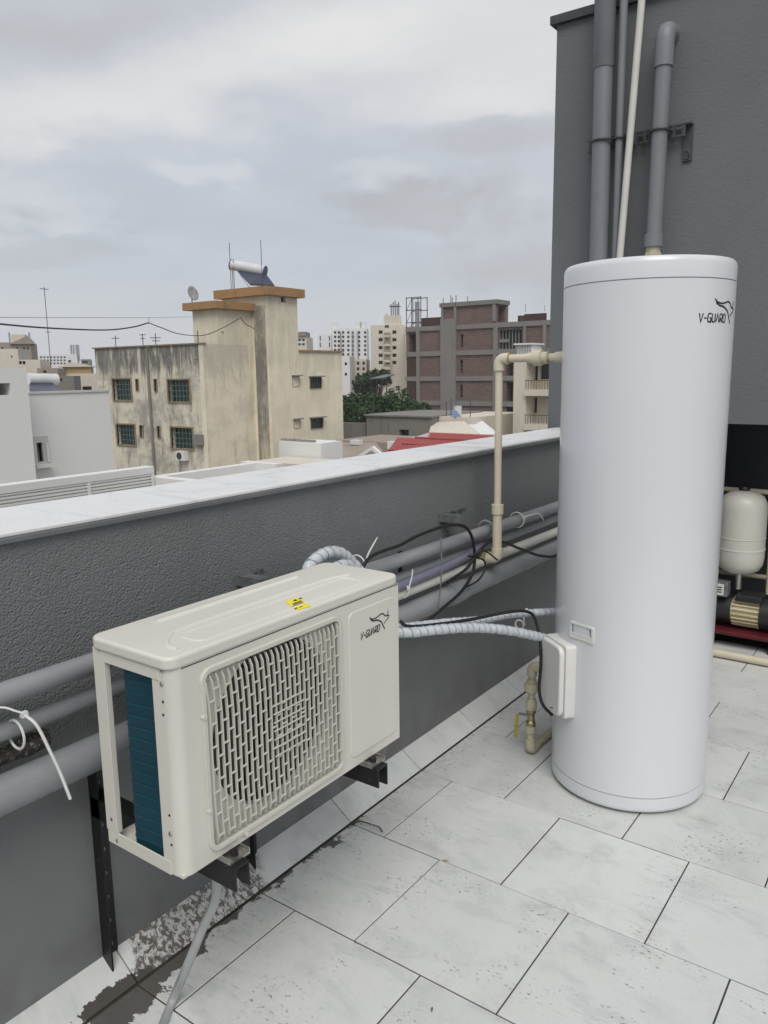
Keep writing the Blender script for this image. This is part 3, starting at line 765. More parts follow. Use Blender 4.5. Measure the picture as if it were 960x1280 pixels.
# black angle brackets carrying the unit
def unit_bracket(y, label):
    t = thing('unit_bracket', (WX, y, .045), label, 'bracket', 'black steel angle brackets under the outdoor unit')
    mb = MB(); mb.box(WX+.001, WX+.006, y-.022, y+.022, .030, .615).box(WX+.006, WX+.040, y-.022, y-.017, .030, .615); p = mb.build('post', 'black_steel', t)
    for zz in (.09, .16, .23, .30, .37, .44, .50, .56):
        MB().tube([(WX+.0062, y+.002, zz), (WX+.0085, y+.002, zz)], .006, 8).build('bolt', 'galv', p)
    zt = AZ-.013
    mb = MB(); mb.box(WX+.006, AX+.045, y-.022, y+.022, zt-.005, zt).box(WX+.006, AX+.045, y-.022, y-.017, zt-.055, zt-.005)
    mb.add([(AX-.12, y+.022, zt-.005), (AX+.045, y+.022, zt-.005), (AX+.045, y+.022, zt-.062), (AX+.02, y+.022, zt-.062),
            (AX-.12, y+.018, zt-.005), (AX+.045, y+.018, zt-.005), (AX+.045, y+.018, zt-.062), (AX+.02, y+.018, zt-.062)],
           [(0, 1, 2, 3), (7, 6, 5, 4), (0, 4, 5, 1), (1, 5, 6, 2), (2, 6, 7, 3), (3, 7, 4, 0)])
    mb.build('arm', 'black_steel', t)
    return t
unit_bracket(AY+.125, 'black angle bracket under the fan side of the outdoor unit, post showing at left')
unit_bracket(AY+.655, 'black angle bracket under the logo side of the outdoor unit')
# loose flat plate behind the first foot
t = thing('steel_offcut', (-1.30, 1.20, .50), 'black perforated steel plate hanging under the fan grille of the unit', 'plate')
MB().box(-1.34, -1.285, AY+.20, AY+.245, .455, .533).build('plate', 'black_steel', t)

# ---------------------------------------------------------------- wrapped refrigerant pipes
def wrapped(pts, r, label, n=10):
    P = spline(pts, n); t = thing('insulated_pipe', P[0], label, 'insulated pipe', 'white taped refrigerant pipes')
    rr_ = [r*(1+.06*math.sin(i*2.1)+random.uniform(-.03, .03)) for i in range(len(P))]
    MB().tube(P, rr_, 14).build('sleeve', 'wrap', t)
    # tape spiral
    acc = 0; sp_ = MB(); turns = []; L_ = 0
    Q = []
    for i in range(len(P)-1):
        for k in range(6): Q.append(P[i].lerp(P[i+1], k/6))
    ang = 0; pth = []
    for i in range(len(Q)-1):
        d = Q[i+1]-Q[i]; tt = d.normalized(); u = tt.cross(Vector((0, 0, 1))); u = u.normalized() if u.length > .1 else tt.orthogonal().normalized(); v = tt.cross(u)
        ang += d.length/.030*2*math.pi
        nn_ = max(1, int(d.length/.030*14))
        for k in range(nn_):
            a_ = ang-(1-k/nn_)*d.length/.030*2*math.pi
            pth.append(Q[i]+d*(k/nn_)+(u*math.cos(a_)+v*math.sin(a_))*(r*1.03))
    MB().tube(pth, .0019, 5, smooth=True).build('tape_seam', 'wrap_edge', t)
    return t
def pth(*a): return [at(px, py, 0, x) for px, py, x in a]
wrapped(pth((470, 786, -1.50), (505, 791, -1.42), (560, 786, -1.35), (600, 785, -1.31), (640, 789, -1.26), (690, 800, -1.20)), .017,
        'lower white taped pipe running from the outdoor unit to behind the tank junction box')
wrapped(pth((470, 786, -1.53), (505, 784, -1.47), (560, 778, -1.42), (600, 775, -1.38), (640, 768, -1.32), (700, 764, -1.22)), .0145,
        'upper white taped pipe running under the black cable to the tank')
wrapped([(-1.50, 1.76, .80), (-1.53, 1.70, .93), (-1.545, 1.73, 1.01), (-1.55, 1.80, 1.042), (-1.55, 1.88, 1.036), (-1.55, 1.95, .99), (-1.52, 1.99, .91), (-1.47, 1.93, .80), (-1.44, 1.85, .76)], .019,
        'loop of white taped pipe arching above the back of the outdoor unit')
wrapped([(-1.46, 1.72, .80), (-1.50, 1.70, .90), (-1.51, 1.76, .985), (-1.51, 1.84, 1.008), (-1.51, 1.90, .99), (-1.50, 1.94, .92), (-1.46, 1.90, .80)], .015,
        'shorter loop of white taped pipe tucked under the arch behind the unit')

# ---------------------------------------------------------------- cables
def cable(pts, r, label, mat='rubber', name='black_cable', cat='cable', n=8):
    P = spline(pts, n); return tag(MB().tube(P, r, 8).build(name, mat, origin=P[0]), label, cat)
cable([(-1.56, 2.00, .93), (-1.575, 2.08, .975), (-1.572, 2.17, .985), (-1.60, 2.3, .975), (-1.60, 2.43, .99), (-1.585, 2.60, .998), (-1.57, 2.72, .975), (-1.565, 2.78, .90), (-1.56, 2.775, .79), (-1.555, 2.68, .725), (-1.55, 2.52, .69), (-1.55, 2.36, .665), (-1.53, 2.15, .70)], .0065,
      'black cable looped round the grey pipes to the left of the cream riser')
cable([(-1.58, 2.60, .77), (-1.565, 2.72, .80), (-1.56, 2.80, .845), (-1.57, 2.94, .875), (-1.56, 3.05, .85), (-1.55, 3.22, .785), (-1.52, 3.35, .735), (-1.50, 3.5, .715), (-1.50, 3.8, .76)], .0065,
      'black cable passing behind the cream riser towards the tank')
cable(pth((500, 776, -1.46), (512, 783, -1.43), (550, 780, -1.40), (590, 774, -1.36), (630, 766, -1.31), (656, 764, -1.27), (668, 772, -1.25), (675, 800, -1.215), (676, 830, -1.20), (674, 860, -1.20), (678, 880, -1.185), (690, 894, -1.16)), .0062,
      'black cable from the outdoor unit over the taped pipes down into the junction box', n=10)
cable(pth((585, 695, -1.57), (604, 700, -1.55), (606, 712, -1.55), (597, 726, -1.55), (580, 735, -1.56)), .004, 'thin dark wire curling over the coupling of the thick grey pipe', name='wire')
cable(pth((551, 672, -1.575), (552, 700, -1.56), (551, 730, -1.55), (547, 765, -1.55)), .0028, 'thin grey wire hanging across the pipes right of the outdoor unit', 'galv', 'wire')
cable(pth((622, 700, -1.5), (604, 688, -1.53), (590, 695, -1.56)), .0035, 'short wire beside the elbow at the foot of the cream riser', name='wire')
# cable ties
def ztie(c, r, tail, label, axis='y'):
    t = thing('cable_tie', c, label, 'cable tie', 'nylon cable ties on the pipes'); c = Vector(c)
    MB().tube([c+Vector((r*math.cos(R(a_)), 0, r*math.sin(R(a_)))) for a_ in range(0, 360, 20)], .0028, 6, closed=True).build('loop', 'tie', t)
    h = c+Vector((r, 0, r*.3)); MB().box(h.x-.004, h.x+.005, h.y-.005, h.y+.005, h.z-.004, h.z+.006).build('head', 'tie', t)
    P = spline([h]+[Vector(q_) for q_ in tail], 8)
    MB().tube(P, [.003]*(len(P)-3)+[.0025, .002, .001], 6).build('tail', 'tie', t)
h0 = Vector((-1.615, .832, .822))
tt_ = thing('cable_tie', h0, 'long white cable tie dangling from the grey pipe left of the outdoor unit', 'cable tie', 'nylon cable ties on the pipes')
MB().tube([h0+Vector((.033*math.cos(R(a_)), 0, .033*math.sin(R(a_)))) for a_ in range(0, 360, 20)], .003, 6, closed=True).build('loop', 'tie', tt_)
hd = at(30, 893, 0, -1.575); MB().box(hd.x-.006, hd.x+.006, hd.y-.007, hd.y+.007, hd.z-.006, hd.z+.006).build('head', 'tie', tt_)
MB().tube(spline(pth((30, 893, -1.572), (46, 907, -1.55), (62, 938, -1.53), (76, 968, -1.515), (88, 999, -1.50)), 8), .0036, 6).build('tail', 'tie', tt_)
MB().tube(spline(pth((-6, 884, -1.60), (8, 885, -1.59), (20, 889, -1.58), (32, 892, -1.572)), 8), .0025, 6).build('tail', 'tie', tt_)
ztie((-1.62, 2.07, .945), .036, [(-1.575, 2.075, .99), (-1.56, 2.11, 1.045)], 'white cable tie on the upper grey pipe just behind the outdoor unit')
ztie((-1.615, 3.28, .91), .036, [(-1.57, 3.29, .93), (-1.56, 3.40, .925), (-1.56, 3.46, .88)], 'cable tie on the upper grey pipe right of the cream riser')
ztie((-1.607, 2.32, .80), .030, [(-1.57, 2.33, .85), (-1.565, 2.33, .885)], 'white cable tie sticking up beside the top right corner of the unit')
ztie((-1.335, 2.75, .598), .018, [(-1.32, 2.76, .65), (-1.31, 2.77, .665)], 'white cable tie holding the black cable to the upper taped pipe')
# drain hose on the floor
hp = [at(272, 1105, 0, -1.36), at(262, 1135, 0, -1.36), at(250, 1170, 0, -1.38), at(237, 1200, 0, -1.41)]
hp = spline([(-1.30, 1.10, .50), at(270, 1120, 0, -1.345), at(252, 1163, 0, -1.385), at(233, 1210, 0, -1.43), at(216, 1250, 2, .013), at(196, 1300, 2, .012), at(176, 1350, 2, .012)], 10)
tag(MB().tube(hp, .0118, 12).build('drain_hose', 'hose', origin=hp[0]), 'translucent drain hose hanging from the outdoor unit onto the floor', 'hose')

# ================================================================== HOT WATER TANK
TC = Vector((-.934, 2.905, 0)); TR = .2915; TH = 1.958
tk = thing('water_tank', TC, 'tall white cylindrical hot water tank standing on the tiles', 'water heater')
MB().lathe(TC, [(TR-.02, .011), (TR-.006, .012), (TR-.001, .018), (TR, .026), (TR, .066)], 96).build('base_ring', 'enamel', tk)
MB().lathe(TC, [(TR-.004, .064), (TR-.0035, .0705)], 96).build('seam', 'seam', tk)
MB().lathe(TC, [(TR, .0695), (TR, TH-.075)], 96).build('body', 'enamel', tk)
MB().lathe(TC, [(TR-.0035, TH-.078), (TR-.0035, TH-.069)], 96).build('seam', 'seam', tk)
MB().lathe(TC, [(TR, TH-.0715), (TR, TH-.022), (TR-.003, TH-.010), (TR-.010, TH-.002), (TR-.022, TH), (.06, TH+.003), (0.0, TH+.003)], 96).build('lid', 'enamel', tk)
MB().lathe(TC, [(TR-.03, -.002), (TR-.03, .012)], 48).build('foot', 'rubber', tk)
MB().lathe(Vector((-.835, 2.852, TH)), [(.042, 0), (.042, .009), (.038, .013), (0, .013)], 32).build('cap', 'white_plastic', tk)
def tf(u, v, d=0, th0=0):       # u metres round the shell from angle th0, v height
    a_ = th0+u/TR; return TC+Vector(((TR+d)*math.cos(a_), (TR+d)*math.sin(a_), v))
brand_mark('mark', tk, lambda u, v, d: tf(u, v, d, R(-40)), .008, 1.745, .130, slant=.05, d=.0008, wt=1.5)
# handle recess
th_h = R(-109.5)
hn = lambda u, v, d=0: tf(u, v, d, th_h)
def ring_on(fn, u0, u1, v0, v1, r, wd, d0, d1, name, mat, par, bev=0):
    global mb
    o = rrect(u0, u1, v0, v1, r); i_ = rrect(u0+wd, u1-wd, v0+wd, v1-wd, max(r-wd*.6, .002)); n = len(o); mb = MB()
    vs = [fn(*p, d0) for p in o]+[fn(*p, d1) for p in o]+[fn(*p, d1) for p in i_]+[fn(*p, d0) for p in i_]; fs = []
    for k in range(n):
        j = (k+1) % n; fs += [(k, j, n+j, n+k), (n+k, n+j, 2*n+j, 2*n+k), (2*n+k, 2*n+j, 3*n+j, 3*n+k)]
    mb.add(vs, fs); return mb.build(name, mat, par, bevel=bev)
hr = ring_on(hn, -.056, .056, .625, .688, .008, .009, -.002, .006, 'handle', 'white_plastic', tk, .0015)
# pocket: thin plate just proud of the shell, grey for its shaded upper part, pale lip below
mb = MB(); mb.prism(rrect(-.048, .048, .633, .680, .004, 3), lambda u, v, d: hn(u, v, d), .0004, .0012); mb.build('shaded_pocket', 'shaded_pocket', hr)
mb = MB(); mb.prism(rrect(-.047, .047, .634, .648, .004, 3), lambda u, v, d: hn(u, v, d), .0012, .0045); mb.build('pocket_lip', 'white_plastic', hr, bevel=.003)
# junction box on the shell
JT = R(-129.0); n_ = Vector((math.cos(JT), math.sin(JT), 0)); tg = Vector((-n_.y, n_.x, 0)); JC = TC+n_*(TR-.012)
def jf(u, v, d): return JC+tg*u+n_*d+Vector((0, 0, v))
mb = MB(); mb.prism(rrect(-.083, .083, .315, .600, .014, 5), jf, .0, .044, True); jb = mb.build('junction_box', 'white_plastic', tk, bevel=.004, seg=3)
mb = MB(); mb.prism(rrect(-.078, .078, .322, .594, .030, 6), jf, .044, .066, True); mb.build('lid', 'white_plastic', jb, bevel=.008, seg=4)
MB().box(*(lambda p: (p.x-.010, p.x+.010, p.y-.002, p.y+.002, p.z-.001, p.z+.001))(jf(.03, .345, .0668))).build('slot', 'fan', jb)

# ---------------------------------------------------------------- cream riser
rs = thing('water_riser', (-1.545, 2.95, .80), 'cream plastic pipe rising beside the tank and bending into its side', 'pipe')
RXp, RYp = -1.545, 2.952
b0 = at(621, 700, 1, RYp); t0 = at(621, 449, 1, RYp)
rx = b0.x; zb = b0.z+.008; zt = t0.z+.002; rxt = rx
MB().tube([(rx, RYp, zb), (rxt, RYp, zt)], .0155, 16).build('pipe', 'cpvc', rs)
MB().tube([(rx, RYp, zb), (rx, RYp, zb+.205)], .0205, 16).build('lower_pipe', 'cpvc', rs)
MB().tube([(rx, RYp, zb+.195), (rx, RYp, zb+.235)], .026, 16).build('coupling', 'cpvc', rs)
def elbow(c, a_, b_, r, ln, name, mat, par):
    c, a_, b_ = Vector(c), Vector(a_), Vector(b_); k = r*1.0
    pts = [c+a_*ln]+[c+a_*k*(1-math.sin(R(t)))+b_*k*(1-math.cos(R(t))) for t in range(0, 91, 15)]+[c+b_*ln]
    MB().tube(pts, r, 16).build(name, mat, par)
elbow((rx, RYp, zt), (0, 0, -1), (1, 0, 0), .0225, .048, 'elbow', 'cpvc', rs)
# towards the tank, gently
te = Vector((TC.x-TR+.004, RYp, zt))
MB().tube([(rx+.03, RYp, zt), (te.x-.006, RYp, zt)], .0165, 16).build('top_pipe', 'cpvc', rs)
un = Vector((rx+.175, RYp, zt))
MB().tube([un+Vector((-.045, 0, 0)), un+Vector((-.02, 0, 0)), un+Vector((-.0195, 0, 0)), un+Vector((.016, 0, 0)), un+Vector((.0165, 0, 0)), un+Vector((.04, 0, 0))], [.021, .021, .0315, .0315, .023, .023], 16).build('union', 'cpvc', rs)
MB().tube([(te.x-.075, RYp, zt), (te.x-.05, RYp, zt), (te.x-.049, RYp, zt), (te.x-.015, RYp, zt)], [.022, .022, .026, .026], 16).build('threaded_end', 'cpvc', rs)
MB().tube([(un.x+.045, RYp, zt), (un.x+.049, RYp, zt)], .0185, 16).build('glue_ring', 'glue', rs)
MB().tube([(rx+.046, RYp, zt), (rx+.0495, RYp, zt)], .0235, 16).build('glue_ring', 'glue', rs)
elbow((rx, RYp, zb), (0, 0, 1), (-1, 0, 0), .0245, .045, 'foot_elbow', 'cpvc', rs)
MB().tube([(rx-.04, RYp, zb), (PX+.012, RYp, zb-.008)], .018, 16).build('branch', 'cpvc', rs)
MB().tube([(rx-.047, RYp, zb), (rx-.060, RYp, zb-.004)], .024, 16).build('glue_ring', 'glue', rs)

# ---------------------------------------------------------------- inlet with union and valve
iv = thing('inlet_valve', (-1.325, 2.85, 0), 'dirty cream inlet pipe with union and yellow lever valve at the foot of the tank', 'valve')
YV = 2.85; bt = at(665, 940, 1, YV); tp = at(663, 832, 1, YV); vx = (bt.x+tp.x)/2+.0
zt_ = tp.z; zz0 = .020
def vz(f): return zz0+(zt_-zz0)*f
elbow((vx, YV, zt_), (0, 0, -1), (1, 0, 0), .0215, .042, 'elbow', 'cpvc_dirty', iv)
MB().tube([(vx+.04, YV, zt_), (TC.x-TR+.02, YV, zt_)], .016, 14).build('top_pipe', 'cpvc_dirty', iv)
MB().tube([(vx, YV, vz(.55)), (vx, YV, vz(.95))], .015, 14).build('upper_pipe', 'cpvc_dirty', iv)
MB().tube([(vx, YV, vz(.69)), (vx, YV, vz(.715)), (vx, YV, vz(.7155)), (vx, YV, vz(.80)), (vx, YV, vz(.8005)), (vx, YV, vz(.84))], [.0215, .0215, .0295, .0295, .020, .020], 16).build('union', 'cpvc_dirty', iv)
MB().tube([(vx, YV, vz(.50)), (vx, YV, vz(.58)), (vx, YV, vz(.62))], [.0235, .0235, .018], 16).build('adapter', 'cpvc_dirty', iv)
vv = MB().tube([(vx, YV, vz(.30)), (vx, YV, vz(.34)), (vx, YV, vz(.36)), (vx, YV, vz(.44)), (vx, YV, vz(.46)), (vx, YV, vz(.50))], [.021, .021, .0165, .0165, .021, .021], 8, smooth=False).build('valve_body', 'brass', iv)
hv = Vector((vx, YV, vz(.42)))
MB().tube([hv, hv+Vector((-.05, -.015, 0))], .006, 8).build('stem', 'galv', vv)
MB().obox(hv+Vector((-.056, -.02, -.052)), (.008, 0, 0), (0, .003, 0), (.004, 0, .055)).build('lever', 'valve_yellow', vv, bevel=.003)
MB().tube([(vx, YV, vz(.22)), (vx, YV, vz(.30))], .0225, 16).build('adapter', 'cpvc_dirty', iv)
MB().tube([(vx, YV, zz0+.02), (vx, YV, vz(.24))], .0155, 14).build('lower_pipe', 'cpvc_dirty', iv)
elbow((vx, YV, zz0+.002), (0, 0, 1), (0, 1, 0), .0215, .05, 'foot_elbow', 'cpvc_dirty', iv)
MB().tube([(vx, YV+.04, zz0), (vx+.01, 3.9, zz0)], .016, 14).build('floor_pipe', 'cpvc_dirty', iv)

# ================================================================== PUMP CORNER (recess of the tower)
pv = thing('pressure_vessel', (-.935, 4.78, .42), 'cream pressure vessel above the pump in the dark recess', 'pressure vessel')
vc = Vector((-.935, 4.78, 0)); vr = .128
MB().lathe(vc, [(.02, .425), (.07, .432), (.105, .452), (.123, .485), (vr, .525), (vr, .575)], 48).build('lower_shell', 'vessel', pv)
MB().lathe(vc, [(vr+.0025, .573), (vr+.0025, .580)], 48).build('seam', 'white_plastic', pv)
MB().lathe(vc, [(vr, .578), (vr, .636), (vr+.002, .638), (vr+.002, .642), (vr, .644), (vr, .80), (.124, .84), (.108, .875), (.07, .90), (.03, .908), (0, .909)], 48).build('upper_shell', 'vessel', pv)
MB().lathe(vc, [(.030, .905), (.030, .922), (.024, .930), (0, .930)], 24).build('cap', 'rubber', pv)
MB().lathe(vc, [(.02, .33), (.02, .43)], 12).build('neck', 'zinc', pv)
pp = thing('water_pump', (-.90, 4.78, 0), 'black and cream electric pump on a dark red base under the pressure vessel', 'pump')
MB().box(-1.09, -.55, 4.66, 4.90, .075, .10).build('base_plate', 'red', pp, bevel=.006)
for x in (-1.05, -.72): MB().box(x-.015, x+.015, 4.67, 4.89, -.004, .075).build('leg', 'rubber', pp)
MB().tube([(-1.08, 4.78, .205), (-.955, 4.78, .205)], .085, 32).build('pump_head', 'fan', pp)
mo_ = MB().tube([(-.955, 4.78, .20), (-.80, 4.78, .20)], .070, 32).build('motor', 'pumpfin', pp)
for k in range(20):
    a_ = 2*math.pi*k/20; c = Vector((-.875, 4.78+.077*math.cos(a_), .20+.077*math.sin(a_)))
    MB().obox(c, (.072, 0, 0), Vector((0, math.cos(a_), math.sin(a_)))*.010, Vector((0, -math.sin(a_), math.cos(a_)))*.003).build('fin', 'pumpfin', mo_)
MB().tube([(-.80, 4.78, .20), (-.66, 4.78, .20)], .086, 32).build('fan_cover', 'fan', pp)
MB().box(-.93, -.79, 4.70, 4.84, .275, .315).build('terminal_box', 'fan', pp, bevel=.008)
MB().tube([(-1.06, 4.70, .235), (-1.06, 4.62, .235)], .018, 12).build('suction_port', 'zinc', pp)
sw = thing('pressure_switch', (-1.0, 4.70, .30), 'grey printed pressure switch box below the vessel', 'switch')
MB().box(-1.035, -.965, 4.66, 4.74, .30, .385).build('box', 'galv', sw, bevel=.004)
MB().box(-1.028, -.985, 4.656, 4.6597, .31, .375).build('label_plate', 'white_plastic', sw)
for i in range(3): MB().box(-1.022, -.995, 4.6545, 4.6558, .325+i*.014, .331+i*.014).build('print', 'print', sw)
def cpipe(pts, r, label, mat='cpvc'):
    t = tag(MB().tube(pts, r, 14).build('water_pipe', mat, origin=pts[0]), label, 'pipe'); return t
cpipe([(-1.11, 4.86, .895), (-.80, 4.86, .895), (-.45, 4.86, .893)], .015, 'cream pipe running level behind the top of the pressure vessel', 'cpvc_dirty')
cpipe([(-1.11, 5.0, .362), (-.3, 5.0, .365)], .015, 'cream pipe running level on the recess wall behind the vessel base', 'cpvc_dirty')
cpipe([(-1.15, 4.475, .026), (-.5, 4.472, .026), (.6, 4.475, .026)], .022, 'cream pipe lying on the floor in front of the pump recess')
cpipe([(-.795, 4.84, .92), (-.79, 4.85, .60), (-.79, 4.86, .30)], .012, 'thin cream pipe standing right of the pressure vessel', 'cpvc_dirty')
# leaf and twigs on the floor
def litter(px, py, sz, a_, label, mat, nm):
    p = at(px, py, 2, .003); u = Vector((math.cos(a_), math.sin(a_), 0))*sz; v = Vector((-u.y, u.x, 0))*.35
    tag(MB().add([p-u, p+v+Vector((0, 0, .004)), p+u+Vector((0, 0, .002)), p-v+Vector((0, 0, .001))], [(0, 3, 2, 1)]).build(nm, mat, origin=p), label, 'leaf')
a = Mat('dry_leaf', (.16, .15, .05), .7); a.vary(60, .3); M['leaf'] = a.m
litter(540, 1262, .008, 1.9, 'tiny green leaf on the tile at the front of the terrace', 'leaf', 'leaf')
litter(557, 1076, .012, .4, 'small brown leaf on the tile joint below the outdoor unit logo', 'glue', 'leaf')
cable([at(440, 1029, 2, .004), at(452, 1027, 2, .012), at(463, 1030, 2, .01), at(474, 1034, 2, .012), at(478, 1040, 2, .004)], .0022, 'short bent twig lying on the joint next to the skirting', 'stick', 'twig', 'twig')

# ================================================================== THE TOWN AROUND
GZ = -11.0
def plaster(name, c, stain=.5, dark=(.10, .095, .085), sc=1.0, rough=.85):
    a = Mat(name, c, rough)
    a.mixc(a.math('MULTIPLY', a.step(a.noise(.35*sc, 6, .65), .42, .66), .35*min(1, stain*1.4)), tuple(x*.72 for x in c))
    if stain > 0:
        run = a.noise(1.0*sc, 7, .7, a.map((1.6, 1.6, .22)), .3)
        a.mixc(a.math('MULTIPLY', a.step(run, .54, .68), stain), dark)
    a.bump(a.noise(3, 5), .15, .03); return a.m
a = Mat('street_ground', (.12, .115, .105), .9); a.vary(.05, .4); M['street'] = a.m
# cream block: mould thick on the left front and under the roof edge, streaking down
def mould_mat(name, base, zt, amount):
    a = Mat(name, base, .85); x, y, zz = a.xyz()
    a.mixc(a.math('MULTIPLY', a.step(a.noise(.5, 6, .65), .4, .65), .35), tuple(c*.75 for c in base))
    near = a.step(zz, zt-2.4, zt-.9, 0, 1)
    run = a.noise(1.1, 7, .72, a.map((1.7, 1.7, .3)), .4)
    v = a.math('ADD', run, a.math('MULTIPLY', near, .17))
    a.mixc(a.math('MULTIPLY', a.step(v, .50, .70), .9*amount), (.10, .096, .09))
    blot = a.noise(.55, 7, .72, a.map(loc=(3, 8, 1)), .3)
    a.mixc(a.math('MULTIPLY', a.step(blot, .44, .66), .72*amount), (.235, .222, .20))
    pe = a.step(a.noise(1.6, 5, .7, a.map(loc=(1, 2, 3))), .60, .68)
    a.mixc(a.math('MULTIPLY', pe, .4*amount), (.50, .48, .42))
    a.bump(a.noise(2.5, 5), .2, .05); return a.m
a = Mat('ochre_band', (.34, .20, .085), .8); a.mixc(a.math('MULTIPLY', a.step(a.noise(1.5, 6, .7), .5, .65), .6), (.2, .10, .04)); M['ochre'] = a.m
M['cream'] = plaster('cream_plaster', (.56, .50, .375), .38, (.15, .135, .11))
M['white_wall'] = plaster('white_plaster', (.70, .695, .67), .04)
M['white_far'] = plaster('white_far_plaster', (.70, .70, .69), .06)
M['beige'] = plaster('beige_plaster', (.57, .51, .40), .2)
M['beige2'] = plaster('pale_beige_plaster', (.60, .55, .47), .25)
M['brown_wall'] = plaster('brown_plaster', (.30, .25, .21), .3)
M['tan'] = plaster('tan_plaster', (.36, .26, .12), .2)
M['old_conc'] = plaster('old_concrete', (.20, .19, .17), .85, (.07, .068, .062), 1.6)
M['conc'] = plaster('raw_concrete', (.215, .20, .185), .5, (.12, .11, .10), 1.2)
M['roofgrey'] = plaster('roof_screed', (.34, .33, .31), .4)
a = Mat('wood_frame', (.28, .215, .13), .7); a.vary(2, .3); M['wframe'] = a.m
a = Mat('pale_frame', (.55, .54, .50), .6); a.vary(2, .1); M['pframe'] = a.m
a = Mat('green_glass', (.012, .045, .035), .25); a.vary(1.5, .4); M['gglass'] = a.m
a = Mat('dark_glass', (.020, .022, .024), .25); a.vary(1.5, .4); M['dglass'] = a.m
a = Mat('window_grille', (.12, .17, .15), .6); a.vary(4, .3); M['wgrille'] = a.m
a = Mat('blue_collector', (.045, .05, .085), .3); a.vary(2, .2); M['collector'] = a.m
a = Mat('tank_white', (.62, .62, .62), .4); a.vary(2, .1); M['tankwhite'] = a.m
a = Mat('tank_end', (.12, .11, .22), .5); a.vary(2, .2); M['tankend'] = a.m
a = Mat('red_roof_sheet', (.30, .055, .05), .6); a.mixc(a.math('MULTIPLY', a.step(a.noise(1.5, 5, .7), .5, .7), .4), (.22, .07, .06)); M['redroof'] = a.m
a = Mat('steel_dark', (.05, .05, .052), .6); a.vary(3, .3); M['steel'] = a.m
a = Mat('steel_pale', (.35, .35, .36), .6); a.vary(3, .2); M['steelp'] = a.m
# brickwork with real courses
a = Mat('red_brickwork', (.17, .088, .07), .9)
mp = a.map(rot=(R(90), 0, 0)); bt_ = a.n('ShaderNodeTexBrick'); a.link(mp, bt_.inputs[0])
bt_.inputs['Scale'].default_value = 1.0; bt_.inputs['Brick Width'].default_value = .46; bt_.inputs['Row Height'].default_value = .2; bt_.inputs['Mortar Size'].default_value = .02
bt_.inputs['Color1'].default_value = (.16, .088, .068, 1); bt_.inputs['Color2'].default_value = (.10, .06, .05, 1); bt_.inputs['Mortar'].default_value = (.2, .175, .16, 1)
a.mixc(1.0, bt_.outputs[0]); a.mixc(a.math('MULTIPLY', a.step(a.noise(.35, 6, .7), .45, .65), .5), (.17, .13, .115))
a.mixc(a.math('MULTIPLY', a.step(a.noise(.9, 6, .75), .62, .7), .5), (.24, .22, .2)); M['brick'] = a.m
a = Mat('dark_brickwork', (.065, .032, .028), .9); a.vary(1, .3); M['brickdark'] = a.m

structure(MB().box(-900, 500, -300, 1200, GZ-1, GZ).build('ground', 'street'))

def wall_face(mb, axis, val, sgn, a0, a1, z0, z1, holes, dep):
    """a wall in the plane axis=val facing sgn, with real openings dep deep; holes are (a0,a1,z0,z1)"""
    As = sorted({a0, a1, *[min(max(h[i], a0), a1) for h in holes for i in (0, 1)]}); Zs = sorted({z0, z1, *[min(max(h[i], z0), z1) for h in holes for i in (2, 3)]})
    def P(a_, z_, d=0): return (val-sgn*d, a_, z_) if axis == 0 else (a_, val-sgn*d, z_)
    flip = (axis == 0 and sgn < 0) or (axis == 1 and sgn > 0)
    def quad(*p): mb.add(p if not flip else p[::-1], [(0, 1, 2, 3)])
    for i in range(len(As)-1):
        for j in range(len(Zs)-1):
            ca, cz_ = (As[i]+As[i+1])/2, (Zs[j]+Zs[j+1])/2
            if any(h[0] < ca < h[1] and h[2] < cz_ < h[3] for h in holes): continue
            quad(P(As[i], Zs[j]), P(As[i+1], Zs[j]), P(As[i+1], Zs[j+1]), P(As[i], Zs[j+1]))
    for h in holes:
        b0, b1, c0, c1 = h
        quad(P(b0, c0), P(b1, c0), P(b1, c0, dep), P(b0, c0, dep)); quad(P(b0, c1, dep), P(b1, c1, dep), P(b1, c1), P(b0, c1))
        quad(P(b0, c0, dep), P(b0, c1, dep), P(b0, c1), P(b0, c0)); quad(P(b1, c0), P(b1, c1), P(b1, c1, dep), P(b1, c0, dep))
